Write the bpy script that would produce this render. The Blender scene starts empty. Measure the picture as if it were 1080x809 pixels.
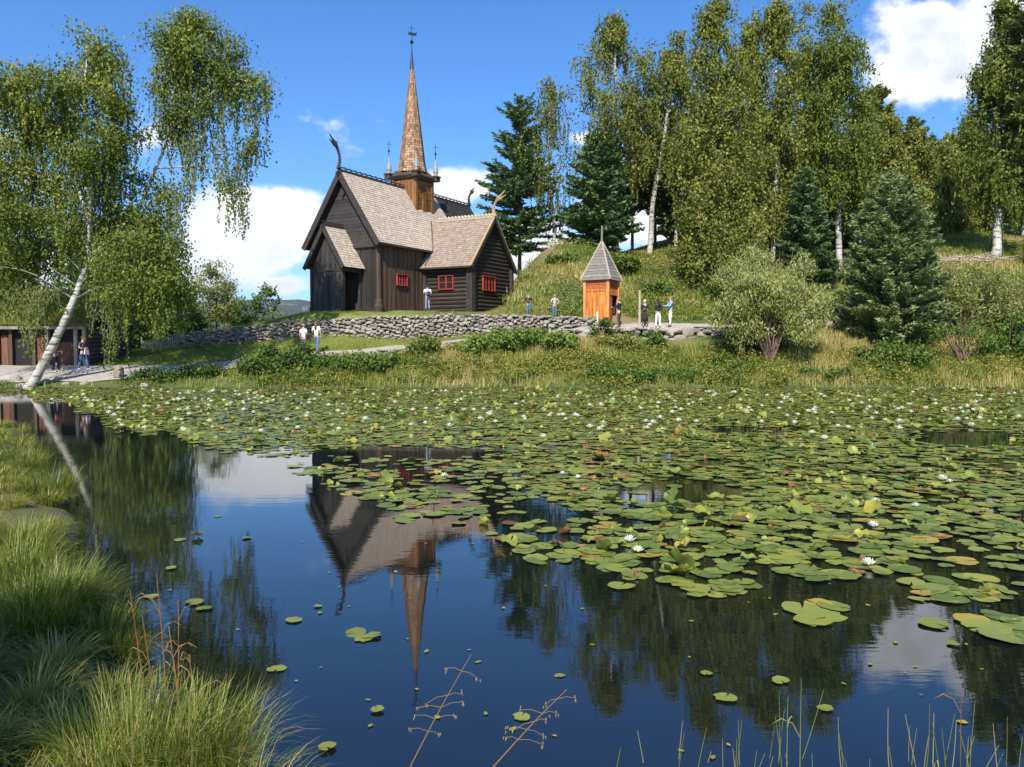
import bpy, math, random
import numpy as np
from mathutils import Vector, Matrix
R = math.radians
sc = bpy.context.scene
col = sc.collection
# ---------------------------------------------------------------- camera
CAMZ, F, PX0, PY0, PITCH = 2.2, 850.0, 540.0, 404.5, math.atan(40.5/850.0)
cd = bpy.data.cameras.new('camera'); cam = bpy.data.objects.new('camera', cd); col.objects.link(cam)
cam.location = (0, 0, CAMZ); cam.rotation_euler = (math.pi/2-PITCH, 0, 0)
cd.sensor_width = 36; cd.lens = 36*F/1080; cd.clip_start = .05; cd.clip_end = 12000
sc.camera = cam
# ---------------------------------------------------------------- sun and sky
SUN_EL, SUN_AZ = R(43), R(190)
sd = Vector((math.sin(SUN_AZ)*math.cos(SUN_EL), math.cos(SUN_AZ)*math.cos(SUN_EL), math.sin(SUN_EL)))
sl = bpy.data.lights.new('sun', 'SUN'); sl.energy = 4.6; sl.angle = R(.5); sl.color = (1, .95, .86)
so = bpy.data.objects.new('sun', sl); col.objects.link(so); so.rotation_euler = sd.to_track_quat('Z', 'Y').to_euler(); so.location = (0, -20, 40)
world = bpy.data.worlds.new('World'); sc.world = world; world.use_nodes = True
sc.view_settings.view_transform = 'Standard'; sc.view_settings.look = 'None'
sc.view_settings.gamma = 1; sc.view_settings.exposure = 0.72
try: sc.view_settings.use_curve_mapping = False
except Exception: pass
SKY_STRENGTH = .092

class NT:
    """tiny node helper"""
    def __init__(s, nt): s.nt = nt; s.n = nt.nodes; s.l = nt.links
    def new(s, t, **kw):
        x = s.n.new(t)
        for k, v in kw.items(): setattr(x, k, v)
        return x
    def put(s, sock, v):
        if hasattr(v, 'is_linked') or hasattr(v, 'links'): s.l.new(v, sock)
        elif v is not None: sock.default_value = v
    def math(s, op, a, b=None, c=None, clamp=False):
        x = s.new('ShaderNodeMath', operation=op); x.use_clamp = clamp
        for i, v in enumerate((a, b, c)):
            if v is not None: s.put(x.inputs[i], v)
        return x.outputs[0]
    def mix(s, f, a, b, blend='MIX'):
        x = s.new('ShaderNodeMix', data_type='RGBA', blend_type=blend)
        s.put(x.inputs[0], f)
        s.put(x.inputs[6], (*a, 1) if isinstance(a, tuple) and len(a) == 3 else a)
        s.put(x.inputs[7], (*b, 1) if isinstance(b, tuple) and len(b) == 3 else b)
        return x.outputs[2]
    def noise(s, vec, scale, detail=4, rough=.5):
        x = s.new('ShaderNodeTexNoise'); x.inputs['Scale'].default_value = scale
        x.inputs['Detail'].default_value = detail; x.inputs['Roughness'].default_value = rough
        if vec is not None: s.l.new(vec, x.inputs['Vector'])
        return x.outputs['Fac']
    def rng(s, v, a, b, c=0., d=1., smooth=False):
        x = s.new('ShaderNodeMapRange'); x.interpolation_type = 'SMOOTHSTEP' if smooth else 'LINEAR'
        s.put(x.inputs[0], v)
        for i, q in enumerate((a, b, c, d)): x.inputs[i+1].default_value = q
        return x.outputs[0]
    def ramp(s, f, stops):
        x = s.new('ShaderNodeValToRGB'); cr = x.color_ramp
        while len(cr.elements) < len(stops): cr.elements.new(.5)
        for e, (p, c) in zip(cr.elements, stops): e.position = p; e.color = (*c, 1)
        s.put(x.inputs[0], f); return x.outputs[0]
    def mapping(s, vec, scale=(1, 1, 1), loc=(0, 0, 0), rot=(0, 0, 0)):
        x = s.new('ShaderNodeMapping'); x.inputs['Scale'].default_value = scale
        x.inputs['Location'].default_value = loc; x.inputs['Rotation'].default_value = rot
        s.l.new(vec, x.inputs['Vector']); return x.outputs[0]

def build_sky():
    w = NT(world.node_tree); w.n.clear()
    out = w.new('ShaderNodeOutputWorld'); bg = w.new('ShaderNodeBackground')
    sky = w.new('ShaderNodeTexSky', sky_type='NISHITA'); sky.sun_disc = False
    sky.sun_elevation = SUN_EL; sky.sun_rotation = SUN_AZ; sky.altitude = 300
    sky.air_density = 1.0; sky.dust_density = .25; sky.ozone_density = 3.5
    tint = w.mix(1.0, sky.outputs[0], (.78, .96, 1.20), 'MULTIPLY')
    hs = w.new('ShaderNodeHueSaturation'); hs.inputs['Saturation'].default_value = 1.12; hs.inputs['Value'].default_value = 1.06
    w.l.new(tint, hs.inputs['Color']); blue = hs.outputs[0]
    tc = w.new('ShaderNodeTexCoord'); g = tc.outputs['Generated']
    sx = w.new('ShaderNodeSeparateXYZ'); w.l.new(g, sx.inputs[0])
    yy = w.math('MAXIMUM', sx.outputs[1], .05)
    u = w.math('DIVIDE', sx.outputs[0], yy); v = w.math('DIVIDE', sx.outputs[2], yy)
    cv = w.new('ShaderNodeCombineXYZ'); w.l.new(u, cv.inputs[0]); w.l.new(v, cv.inputs[1])
    uv = cv.outputs[0]
    n1 = w.noise(w.mapping(uv, (1, 1.3, 1), (3.1, 7.7, 0)), 7, 9, .58)
    n2 = w.noise(w.mapping(uv, (1, 1.3, 1), (1.1, 2.7, 0)), 22, 6, .55)
    nn = w.math('ADD', w.math('MULTIPLY', n1, .75), w.math('MULTIPLY', n2, .25))
    # direction of each cloud (as slope right / slope up), its half sizes and weight
    clouds = [(975, 60, 75, 68, 1.), (1040, 30, 70, 60, .9), (905, 108, 50, 22, .35), (255, 245, 80, 60, 1.15), (300, 240, 60, 50, 1.), (335, 235, 50, 36, .7), (170, 290, 120, 50, .7),
              (430, 265, 160, 45, .8), (488, 200, 60, 26, .95), (560, 262, 70, 42, 1.1), (700, 230, 120, 40, .9), (622, 148, 26, 10, .6), (60, 200, 60, 26, .35),
              (140, 150, 240, 26, .16), (30, 300, 160, 50, .8), (640, 300, 240, 40, .8), (1230, 120, 120, 60, .9), (-160, 160, 160, 60, .9), (300, 300, 60, 16, .6)]
    m = None
    for (px, py, a, b, k) in clouds:
        du = w.math('DIVIDE', w.math('SUBTRACT', u, (px-540)/F), a/F)
        dv = w.math('DIVIDE', w.math('SUBTRACT', v, (364-py)/F), b/F)
        r = w.math('SQRT', w.math('ADD', w.math('MULTIPLY', du, du), w.math('MULTIPLY', dv, dv)))
        e = w.math('MULTIPLY', w.math('SUBTRACT', 1.25, r), k)
        m = e if m is None else w.math('MAXIMUM', m, e)
    front = w.rng(sx.outputs[1], .06, .2)
    val = w.math('ADD', w.math('MINIMUM', w.math('MULTIPLY', m, 1.0), .8), w.math('MULTIPLY', w.math('SUBTRACT', nn, .5), 2.6))
    alpha = w.math('MULTIPLY', w.rng(val, .18, .62, 0, 1, True), front)
    # clouds over the rest of the sky, behind the camera and overhead
    n3 = w.noise(w.mapping(g, (1, 1, 2.2)), 2.6, 8, .55)
    back = w.math('MULTIPLY', w.rng(n3, .56, .7, 0, .9, True), w.rng(sx.outputs[1], .0, -.25))
    alpha = w.math('MAXIMUM', alpha, back)
    shade = w.rng(w.noise(w.mapping(uv, (1, 1.6, 1), (5, 5.06, 0)), 5, 6, .5), .35, .62, 0, 1, True)
    thick = w.rng(val, .45, 1.0, 0, 1)
    ccol = w.mix(w.math('MULTIPLY', shade, thick), (8.2, 8.3, 8.4), (5.0, 5.4, 6.1))
    colr = w.mix(alpha, blue, ccol)
    bg.inputs['Strength'].default_value = SKY_STRENGTH
    w.l.new(colr, bg.inputs['Color']); w.l.new(bg.outputs[0], out.inputs[0])
build_sky()

# ---------------------------------------------------------------- helpers
def P(px, py, Y):
    """point seen at pixel (px, py) of the 1080 wide photograph, Y metres ahead"""
    a = (px-PX0)/F; b = (PY0-py)/F
    cp, sp = math.cos(PITCH), math.sin(PITCH)
    dy = cp + b*sp; dz = -sp + b*cp
    return Vector((a*Y/dy, Y, CAMZ + dz*Y/dy))
def zat(py, Y): return P(540, py, Y).z
def xat(px, Y): return (px-540)/F*Y

def tag(o, label=None, cat=None, group=None, kind=None):
    if label: o['label'] = label
    if cat: o['category'] = cat
    if group: o['group'] = group
    if kind: o['kind'] = kind
    return o
def empty(name, loc=(0, 0, 0), rz=0, label=None, cat=None, group=None):
    o = bpy.data.objects.new(name, None); col.objects.link(o)
    o.location = loc; o.rotation_euler = (0, 0, rz); o.empty_display_size = .3
    return tag(o, label, cat, group)
def copy_tree(o, parent=None):
    c = o.copy(); col.objects.link(c)
    if parent is not None: c.parent = parent
    for ch in list(o.children): copy_tree(ch, c)
    return c

class MB:
    """collects geometry, links it as ONE mesh object"""
    def __init__(s): s.V = []; s.L = []; s.T = []; s.A = []; s.U = []; s.n = 0; s.M = []
    def add(s, V, Fc, a=.5, mi=0):
        V = np.asarray(V, float).reshape(-1, 3); s.V.append(V)
        if isinstance(Fc, np.ndarray):
            k = Fc.shape[1]; s.L.append((Fc+s.n).ravel()); s.T.append(np.full(len(Fc), k)); nf = len(Fc)
        else:
            for f in Fc: s.L.append(np.asarray(f)+s.n)
            s.T.append(np.array([len(f) for f in Fc])); nf = len(Fc)
        s.M.append(np.full(nf, mi))
        a = np.asarray(a, float)
        s.A.append(np.full(len(V), float(a)) if a.ndim == 0 else a)
        s.n += len(V)
    def box(s, x0, x1, y0, y1, z0, z1, a=.5, mi=0):
        s.add([(x0, y0, z0), (x1, y0, z0), (x1, y1, z0), (x0, y1, z0), (x0, y0, z1), (x1, y0, z1), (x1, y1, z1), (x0, y1, z1)],
              np.array([(3, 2, 1, 0), (4, 5, 6, 7), (0, 1, 5, 4), (1, 2, 6, 5), (2, 3, 7, 6), (3, 0, 4, 7)]), a, mi)
    def hexa(s, P8, a=.5, mi=0):
        s.add(P8, np.array([(3, 2, 1, 0), (4, 5, 6, 7), (0, 1, 5, 4), (1, 2, 6, 5), (2, 3, 7, 6), (3, 0, 4, 7)]), a, mi)
    def slab(s, o, e, d, n, L, S, T, a=.5, mi=0):
        o, e, d, n = map(np.array, (o, e, d, n))
        b = [o, o+e*L, o+e*L+d*S, o+d*S]
        s.hexa([p-n*T for p in b]+b, a, mi)
    def tube(s, pts, rad, sides=6, a=.5, mi=0, cap=True):
        pts = np.asarray(pts, float); k = len(pts); rad = np.broadcast_to(np.asarray(rad, float), (k,))
        tg = np.gradient(pts, axis=0); tg /= np.linalg.norm(tg, axis=1)[:, None]+1e-9
        ref = np.array([1., .13, 0]) if abs(tg[0][2]) > .8 else np.array([0, 0, 1.])
        x = np.cross(ref, tg); x /= np.linalg.norm(x, axis=1)[:, None]+1e-9
        y = np.cross(tg, x)
        an = np.arange(sides)/sides*2*np.pi
        V = pts[:, None]+rad[:, None, None]*(np.cos(an)[None, :, None]*x[:, None]+np.sin(an)[None, :, None]*y[:, None])
        i = np.arange(k-1)[:, None]*sides; j = np.arange(sides)[None]; j2 = (j+1) % sides
        Fq = np.stack([i+j, i+j2, i+sides+j2, i+sides+j], -1).reshape(-1, 4)
        fl = list(Fq)
        if cap: fl += [list(range(sides))[::-1], list((k-1)*sides+np.arange(sides))]
        s.add(V.reshape(-1, 3), fl if cap else Fq, a, mi)
    def build(s, name, mat, parent=None, loc=None, smooth=False):
        V = np.concatenate(s.V); L = np.concatenate(s.L); T = np.concatenate(s.T); A = np.concatenate(s.A)
        me = bpy.data.meshes.new(name)
        me.vertices.add(len(V)); me.vertices.foreach_set('co', V.ravel())
        me.loops.add(len(L)); me.loops.foreach_set('vertex_index', L.astype(np.int32))
        me.polygons.add(len(T)); me.polygons.foreach_set('loop_start', np.concatenate([[0], np.cumsum(T)[:-1]]).astype(np.int32))
        me.polygons.foreach_set('loop_total', T.astype(np.int32))
        mats = mat if isinstance(mat, (list, tuple)) else [mat]
        for m in mats: me.materials.append(m)
        if len(mats) > 1: me.polygons.foreach_set('material_index', np.concatenate(s.M).astype(np.int32))
        me.update(calc_edges=True)
        me.polygons.foreach_set('use_smooth', np.full(len(T), bool(smooth)))
        at = me.attributes.new('v', 'FLOAT', 'POINT'); at.data.foreach_set('value', A.astype(np.float32))
        o = bpy.data.objects.new(name, me); col.objects.link(o)
        if parent is not None: o.parent = parent
        if loc is not None: o.location = loc
        return o

rs = np.random.RandomState(7)
def unit(a): return a/(np.linalg.norm(a, axis=-1, keepdims=True)+1e-9)
def leaves(mb, C, ln, wd, v, d=None, rs=rs, flat=0., nrm=None):
    """pointed leaf faces: centres C, half length ln, half width wd, tone v; d = preferred long direction"""
    n = len(C)
    if n == 0: return
    ln = np.broadcast_to(ln, (n,))[:, None]; wd = np.broadcast_to(wd, (n,))[:, None]
    a = unit(rs.normal(size=(n, 3))) if d is None else unit(d+rs.normal(size=(n, 3))*.25)
    b = rs.normal(size=(n, 3)); b[:, 2] *= (1-flat)
    if nrm is not None: b = np.cross(nrm, a)+b*.05
    b = unit(b-a*np.sum(a*b, 1)[:, None]); c = np.cross(a, b)
    V = np.stack([C-a*ln, C+b*wd+c*wd*.25, C+a*ln, C-b*wd+c*wd*.25], 1).reshape(-1, 3)
    mb.add(V, np.arange(4*n).reshape(-1, 4), np.repeat(np.clip(v, 0, 1), 4) if np.ndim(v) else v)

# ---------------------------------------------------------------- materials
def newmat(name):
    m = bpy.data.materials.new(name); m.use_nodes = True
    t = NT(m.node_tree); t.n.clear(); out = t.new('ShaderNodeOutputMaterial')
    return m, t, out
def princ(t, out, **kw):
    p = t.new('ShaderNodeBsdfPrincipled')
    for k, v in kw.items(): t.put(p.inputs[k.replace('_', ' ')], (*v, 1) if isinstance(v, tuple) and len(v) == 3 else v)
    t.l.new(p.outputs[0], out.inputs[0]); return p
def bump(t, p, h, strength=.5, dist=.02):
    b = t.new('ShaderNodeBump'); b.inputs['Strength'].default_value = strength; b.inputs['Distance'].default_value = dist
    t.l.new(h, b.inputs['Height']); t.l.new(b.outputs[0], p.inputs['Normal'])
def attr(t): a = t.new('ShaderNodeAttribute'); a.attribute_name = 'v'; return a.outputs['Fac']
def foliage(name, stops, trans=.3, rough=.5, spec=.25):
    m, t, out = newmat(name)
    c = t.ramp(attr(t), stops)
    p = t.new('ShaderNodeBsdfPrincipled'); t.l.new(c, p.inputs['Base Color']); p.inputs['Roughness'].default_value = rough
    p.inputs['Specular IOR Level'].default_value = spec
    tr = t.new('ShaderNodeBsdfTranslucent'); c2 = t.mix(1., c, (1.25, 1.3, .6), 'MULTIPLY'); t.l.new(c2, tr.inputs[0])
    mx = t.new('ShaderNodeMixShader'); mx.inputs[0].default_value = trans
    t.l.new(p.outputs[0], mx.inputs[1]); t.l.new(tr.outputs[0], mx.inputs[2]); t.l.new(mx.outputs[0], out.inputs[0])
    return m
def plain(name, c, rough=.7, var=.25, scale=6, bs=.0, metal=0., detail=5, stretch=(1, 1, 1), useattr=0.):
    """colour with mottling, optional bump and per-piece tone from attribute v"""
    m, t, out = newmat(name)
    tc = t.new('ShaderNodeTexCoord'); vec = t.mapping(tc.outputs['Object'], stretch)
    n = t.noise(vec, scale, detail, .6)
    f = t.rng(n, .3, .7, 1-var, 1+var)
    if useattr: f = t.math('MULTIPLY', f, t.rng(attr(t), 0, 1, 1-useattr, 1+useattr))
    cc = t.new('ShaderNodeCombineColor')
    for i in range(3): t.l.new(t.math('MULTIPLY', f, c[i]), cc.inputs[i])
    p = princ(t, out, Base_Color=cc.outputs[0], Roughness=rough, Metallic=metal)
    if bs: bump(t, p, n, bs, .03)
    return m
G = {}
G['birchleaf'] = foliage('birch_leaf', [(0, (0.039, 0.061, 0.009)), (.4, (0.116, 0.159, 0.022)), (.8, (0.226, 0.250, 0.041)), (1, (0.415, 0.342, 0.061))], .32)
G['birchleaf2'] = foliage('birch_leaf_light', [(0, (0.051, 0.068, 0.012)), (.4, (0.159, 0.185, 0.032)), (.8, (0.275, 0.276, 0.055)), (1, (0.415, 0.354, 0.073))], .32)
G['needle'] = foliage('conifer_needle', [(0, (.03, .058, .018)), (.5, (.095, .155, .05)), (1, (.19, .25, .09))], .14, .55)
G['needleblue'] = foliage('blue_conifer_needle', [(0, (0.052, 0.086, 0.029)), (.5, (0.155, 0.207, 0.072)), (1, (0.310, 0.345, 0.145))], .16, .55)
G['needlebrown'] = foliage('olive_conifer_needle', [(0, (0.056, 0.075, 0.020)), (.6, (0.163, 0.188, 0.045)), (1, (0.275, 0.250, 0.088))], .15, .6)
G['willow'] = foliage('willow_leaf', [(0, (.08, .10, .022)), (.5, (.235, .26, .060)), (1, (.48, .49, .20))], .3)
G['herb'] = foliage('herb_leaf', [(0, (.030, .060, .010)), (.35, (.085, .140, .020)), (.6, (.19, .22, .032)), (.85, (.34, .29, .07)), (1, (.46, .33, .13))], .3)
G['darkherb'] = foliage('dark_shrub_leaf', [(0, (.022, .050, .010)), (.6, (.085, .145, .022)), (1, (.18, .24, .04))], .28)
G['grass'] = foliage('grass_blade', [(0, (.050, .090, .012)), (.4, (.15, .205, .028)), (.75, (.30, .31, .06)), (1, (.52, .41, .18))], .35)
G['straw'] = foliage('dry_stalk', [(0, (.16, .08, .025)), (.5, (.34, .20, .07)), (1, (.50, .38, .18))], .2)
def bark_birch():
    m, t, out = newmat('birch_bark')
    tc = t.new('ShaderNodeTexCoord'); v = tc.outputs['Object']
    n = t.noise(t.mapping(v, (1, 1, 5)), 1.6, 6, .65); n2 = t.noise(v, .8, 3)
    dark = t.rng(n, .52, .62)
    c = t.mix(dark, t.mix(t.rng(n2, .4, .6), (.50, .48, .43), (.33, .30, .26)), (.06, .05, .04))
    p = princ(t, out, Base_Color=c, Roughness=.8); bump(t, p, n, .5, .02); return m
G['bbark'] = bark_birch()
G['bark'] = plain('pine_bark', (.16, .10, .065), .9, .45, 3, .6, stretch=(1, 1, .3))
G['graybark'] = plain('grey_bark', (.22, .19, .15), .9, .4, 3, .6, stretch=(1, 1, .3))
G['tar'] = plain('tarred_wood', (.034, .028, .025), .62, .4, 3, .35, stretch=(4, 4, .35), useattr=.45)
G['tarh'] = plain('tarred_log', (.036, .026, .020), .62, .4, 3, .35, stretch=(.5, .5, 4), useattr=.35)
G['tarbrown'] = plain('brown_weathered_board', (.062, .036, .022), .65, .45, 2, .35, stretch=(4, 4, .25), useattr=.5)
G['tardark'] = plain('dark_trim_wood', (.035, .028, .024), .7, .4, 5, .2)
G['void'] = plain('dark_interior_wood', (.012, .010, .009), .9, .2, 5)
G['shingle'] = plain('pale_wood_shingle', (.50, .405, .31), .8, .2, 5, .3, useattr=.26)
G['shingle2'] = plain('brown_wood_shingle', (.285, .215, .165), .8, .25, 5, .3, useattr=.24)
G['shingledark'] = plain('dark_shingle', (.04, .036, .034), .6, .25, 5, .3, useattr=.32)  # near-black shingle colour for the chancel and vestry roofs
G['spire'] = plain('spire_shingle', (.30, .175, .095), .75, .25, 5, .3, useattr=.55)
G['orange'] = plain('golden_brown_board', (.19, .080, .024), .6, .5, 2.5, .25, stretch=(4, 4, .6), useattr=.4)
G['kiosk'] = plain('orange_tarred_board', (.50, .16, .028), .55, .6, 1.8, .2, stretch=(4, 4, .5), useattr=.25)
G['kioskpost'] = plain('light_orange_post', (.58, .25, .07), .6, .25, 3, .2, stretch=(3, 3, .5))
G['kioskred'] = plain('reddish_brown_panel', (.36, .09, .022), .6, .35, 3, .2, useattr=.2)
G['greyroof'] = plain('grey_weathered_board', (.19, .17, .15), .85, .3, 4, .3, stretch=(1, 1, 4), useattr=.25)
G['palewood'] = plain('pale_grey_wood', (.40, .33, .25), .85, .25, 6, .3, stretch=(2, 2, .6))
G['tanwood'] = plain('tan_carved_wood', (.36, .24, .13), .8, .3, 6, .3)
G['redpaint'] = plain('red_window_paint', (.33, .040, .025), .5, .15, 8)
G['pane'] = plain('dark_window_glass', (.02, .02, .02), .08, .1, 2)
G['iron'] = plain('dark_iron', (.03, .035, .045), .5, .2, 8, metal=.6)
G['lead'] = plain('grey_metal_cap', (.27, .25, .22), .6, .2, 8)
def stone_mat():
    m, t, out = newmat('lichened_fieldstone')
    tc = t.new('ShaderNodeTexCoord'); v = tc.outputs['Object']
    n = t.noise(v, 3, 8, .65); n2 = t.noise(v, 14, 4, .6)
    c = t.ramp(attr(t), [(0, (.17, .150, .125)), (.35, (.27, .24, .20)), (.7, (.38, .335, .285)), (.9, (.33, .25, .20)), (1, (.22, .20, .18))])
    c = t.mix(t.rng(n, .45, .7), c, t.mix(.5, c, (.10, .09, .075)))
    c = t.mix(t.rng(n2, .58, .68), c, (.46, .46, .40))
    p = princ(t, out, Base_Color=c, Roughness=.9); bump(t, p, n, .6, .04); return m
G['stone'] = stone_mat()
def ground_mat():
    m, t, out = newmat('ground_grass')
    tc = t.new('ShaderNodeTexCoord'); v = tc.outputs['Object']
    n = t.noise(v, .22, 5, .6); n2 = t.noise(v, 1.7, 6, .65); n3 = t.noise(v, 14, 5, .7)
    g = t.mix(t.rng(n2, .35, .65), (.060, .095, .014), (.125, .155, .025))
    g = t.mix(t.rng(n, .50, .62), g, (.26, .19, .085))
    sx = t.new('ShaderNodeSeparateXYZ'); t.l.new(v, sx.inputs[0])
    lawn = t.math('MULTIPLY', t.rng(sx.outputs[0], -4, -7), t.math('MULTIPLY', t.rng(sx.outputs[1], 42, 44), t.rng(sx.outputs[1], 60, 56)))
    g = t.mix(lawn, g, t.mix(t.rng(n2, .3, .7), (.15, .20, .024), (.23, .25, .04)))
    wet = t.rng(sx.outputs[2], .12, -.02)
    g = t.mix(wet, g, (.03, .026, .014))
    g = t.mix(t.rng(n3, .3, .7, .25, 0), g, (.03, .04, .01))
    p = princ(t, out, Base_Color=g, Roughness=.95); bump(t, p, t.math('ADD', n3, n2), 1., .08); return m
G['ground'] = ground_mat()
G['path'] = plain('gravel_path', (.34, .30, .25), .95, .22, 2.5, .4, detail=9)
def water_mat():
    m, t, out = newmat('pond_water')
    tc = t.new('ShaderNodeTexCoord'); v = tc.outputs['Object']
    a = t.noise(t.mapping(v, (.5, 1.6, 1)), 1.3, 3, .5); b = t.noise(t.mapping(v, (1.2, 4.5, 1)), 2.6, 3, .55)
    h = t.math('ADD', t.math('MULTIPLY', a, .7), t.math('MULTIPLY', b, .3))
    p = princ(t, out, Base_Color=(.006, .008, .007), Roughness=.012, IOR=1.85)
    bump(t, p, h, .30, .005)
    return m
G['water'] = water_mat()
def pad_mat():
    m, t, out = newmat('lily_pad_leaf')
    tc = t.new('ShaderNodeTexCoord'); oi = t.new('ShaderNodeObjectInfo')
    c = t.ramp(attr(t), [(0, (.075, .115, .022)), (.3, (.135, .170, .032)), (.62, (.20, .22, .040)), (.8, (.27, .25, .035)), (.92, (.34, .20, .05)), (1, (.12, .045, .025))])
    n = t.noise(tc.outputs['Object'], 9, 5, .7)
    c = t.mix(t.rng(n, .60, .72, 0, .6), c, (.28, .19, .05))
    c = t.mix(t.rng(n, .42, .28, 0, .5), c, (.06, .07, .015))
    p = princ(t, out, Base_Color=c, Roughness=.42); p.inputs['Specular IOR Level'].default_value = .35
    bump(t, p, n, .25, .01); return m
G['pad'] = pad_mat()
G['petal'] = foliage('white_petal', [(0, (.7, .68, .6)), (1, (.85, .85, .80))], .2, .5)
G['yellow'] = plain('flower_centre', (.7, .45, .04), .6)
def hill_mat():
    m, t, out = newmat('forested_hill')
    tc = t.new('ShaderNodeTexCoord'); v = tc.outputs['Object']
    n = t.noise(v, .035, 8, .7); n2 = t.noise(v, .004, 4, .6)
    c = t.mix(t.rng(n, .35, .65), (.014, .028, .012), (.050, .075, .026))
    c = t.mix(t.rng(n2, .56, .62), c, (.13, .15, .05))
    p = princ(t, out, Base_Color=c, Roughness=1.); bump(t, p, n, 1., 14.); return m
G['hill'] = hill_mat()

# ---------------------------------------------------------------- terrain height
WALLX = np.array([xat(195, 52.5), xat(300, 50), xat(400, 49), xat(540, 49.2), xat(600, 49.2), xat(632, 49.4), 8., 12.])
WALLY = np.array([52.5, 50, 49, 49.2, 49.1, 49.4, 51., 52.])
STEPX = np.array([-40, xat(190, 52.5)-1, xat(215, 52.5), xat(320, 50), xat(420, 49), xat(560, 49.2), xat(632, 49.4), 8., 60])
STEPH = np.array([0, 0, .75, 1.1, 1.35, 1.15, .5, 0., 0])
def stepf(x, y):
    w = np.interp(x, WALLX, WALLY); h = np.interp(x, STEPX, STEPH)
    return h*np.clip((y-w+.15)/.35, 0, 1)
ctl = []
for x in range(-70, 71, 7): ctl += [(x, 40.3, 0), (x, 38.2, -.75)]
def c(px, py, Y): p = P(px, py, Y); ctl.append((p.x, p.y, p.z))
for a in [(0, 400, 42), (60, 399, 42), (100, 400, 42), (100, 389, 45), (0, 389, 45), (200, 394, 42.5), (200, 388, 44.5), (300, 384, 43.5), (340, 377.5, 44.5), (325, 373, 45.5),
          (420, 369, 46.3), (500, 360, 47.2), (560, 352, 47.8), (620, 346, 48.2), (700, 344.5, 48.8), (740, 345, 49),
          (200, 378, 47.5), (200, 367, 52), (250, 366, 50), (300, 359, 49.6), (400, 357.5, 48.7), (480, 355, 48.8), (540, 350, 49),
          (400, 388, 43.5), (450, 390, 43), (450, 376, 45), (530, 385, 43.5), (600, 378, 44.3), (600, 362, 46.4), (700, 366, 46.5), (700, 387, 43.6), (800, 387, 43.2), (800, 360, 46),
          (900, 383, 43.8), (1000, 384, 43.6), (1080, 384, 43.6), (870, 345, 49), (890, 341, 50), (950, 345, 49), (1030, 345, 48.5), (1100, 345, 48.5),
          (875, 310, 56), (880, 283, 62), (930, 265, 66), (1000, 288, 55), (1045, 269, 59), (1100, 272, 58), (1045, 240, 75), (960, 235, 88), (1100, 230, 90),
          (740, 330, 53), (700, 326, 53), (780, 305, 58), (760, 283, 62), (700, 300, 57.5), (620, 300, 57.5), (560, 305, 56), (600, 269, 65), (650, 271, 65), (700, 273, 65),
          (570, 280, 62.5), (45, 386, 46), (0, 386, 46), (45, 382, 50), (-60, 386, 46)]: c(*a)
def cs(x, y, z): ctl.append((x, y, z-float(stepf(np.array(x), np.array(y)))))
for a in [(-13, 50.6, 4.15), (-8, 50.5, 4.2), (-3, 50.6, 4.22), (-10, 56, 4.25), (-4, 56, 4.25), (-6, 62, 4.25), (-12, 62, 4.2), (0, 57, 4.4), (-1, 64, 5), (-8, 72, 4), (-16, 60, 3.6), (-19, 54, 3.3),
          (-20, 66, 2.6), (-28, 60, 2.0), (1, 52, 4.1), (3.2, 51.5, 3.95), (-30, 75, 1.0), (-12, 80, 2), (4, 78, 9.3), (12, 78, 11), (25, 80, 14), (10, 92, 11.5), (30, 95, 16), (50, 95, 17),
          (-45, 55, 1.3), (-60, 70, 1.), (-5, 95, 3), (-40, 95, 0), (60, 60, 9), (60, 48, 5), (2, 68, 8.2), (-10, 100, 1)]: cs(*a)
ctl = np.array(ctl, float)
def tps_k(r2): return .5*r2*np.log(r2+1e-6)
_n = len(ctl); _d2 = ((ctl[:, None, :2]-ctl[None, :, :2])**2).sum(-1)
_A = np.zeros((_n+3, _n+3)); _A[:_n, :_n] = tps_k(_d2)+np.eye(_n)*.25
_A[:_n, _n] = 1; _A[:_n, _n+1:] = ctl[:, :2]; _A[_n, :_n] = 1; _A[_n+1:, :_n] = ctl[:, :2].T
_W = np.linalg.solve(_A, np.concatenate([ctl[:, 2], [0, 0, 0]]))
BY = np.array([-60, 3.0, 4.2, 5.2, 6.8, 8.4, 9.4, 10.6, 13, 16, 20, 24, 30, 34, 40])
BX = np.array([-1.3, -1.3, -1.7, -2.45, -3.75, -5.2, -5.1, -5.75, -7.8, -9.7, -12.2, -17, -32, -60, -90])
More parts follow.
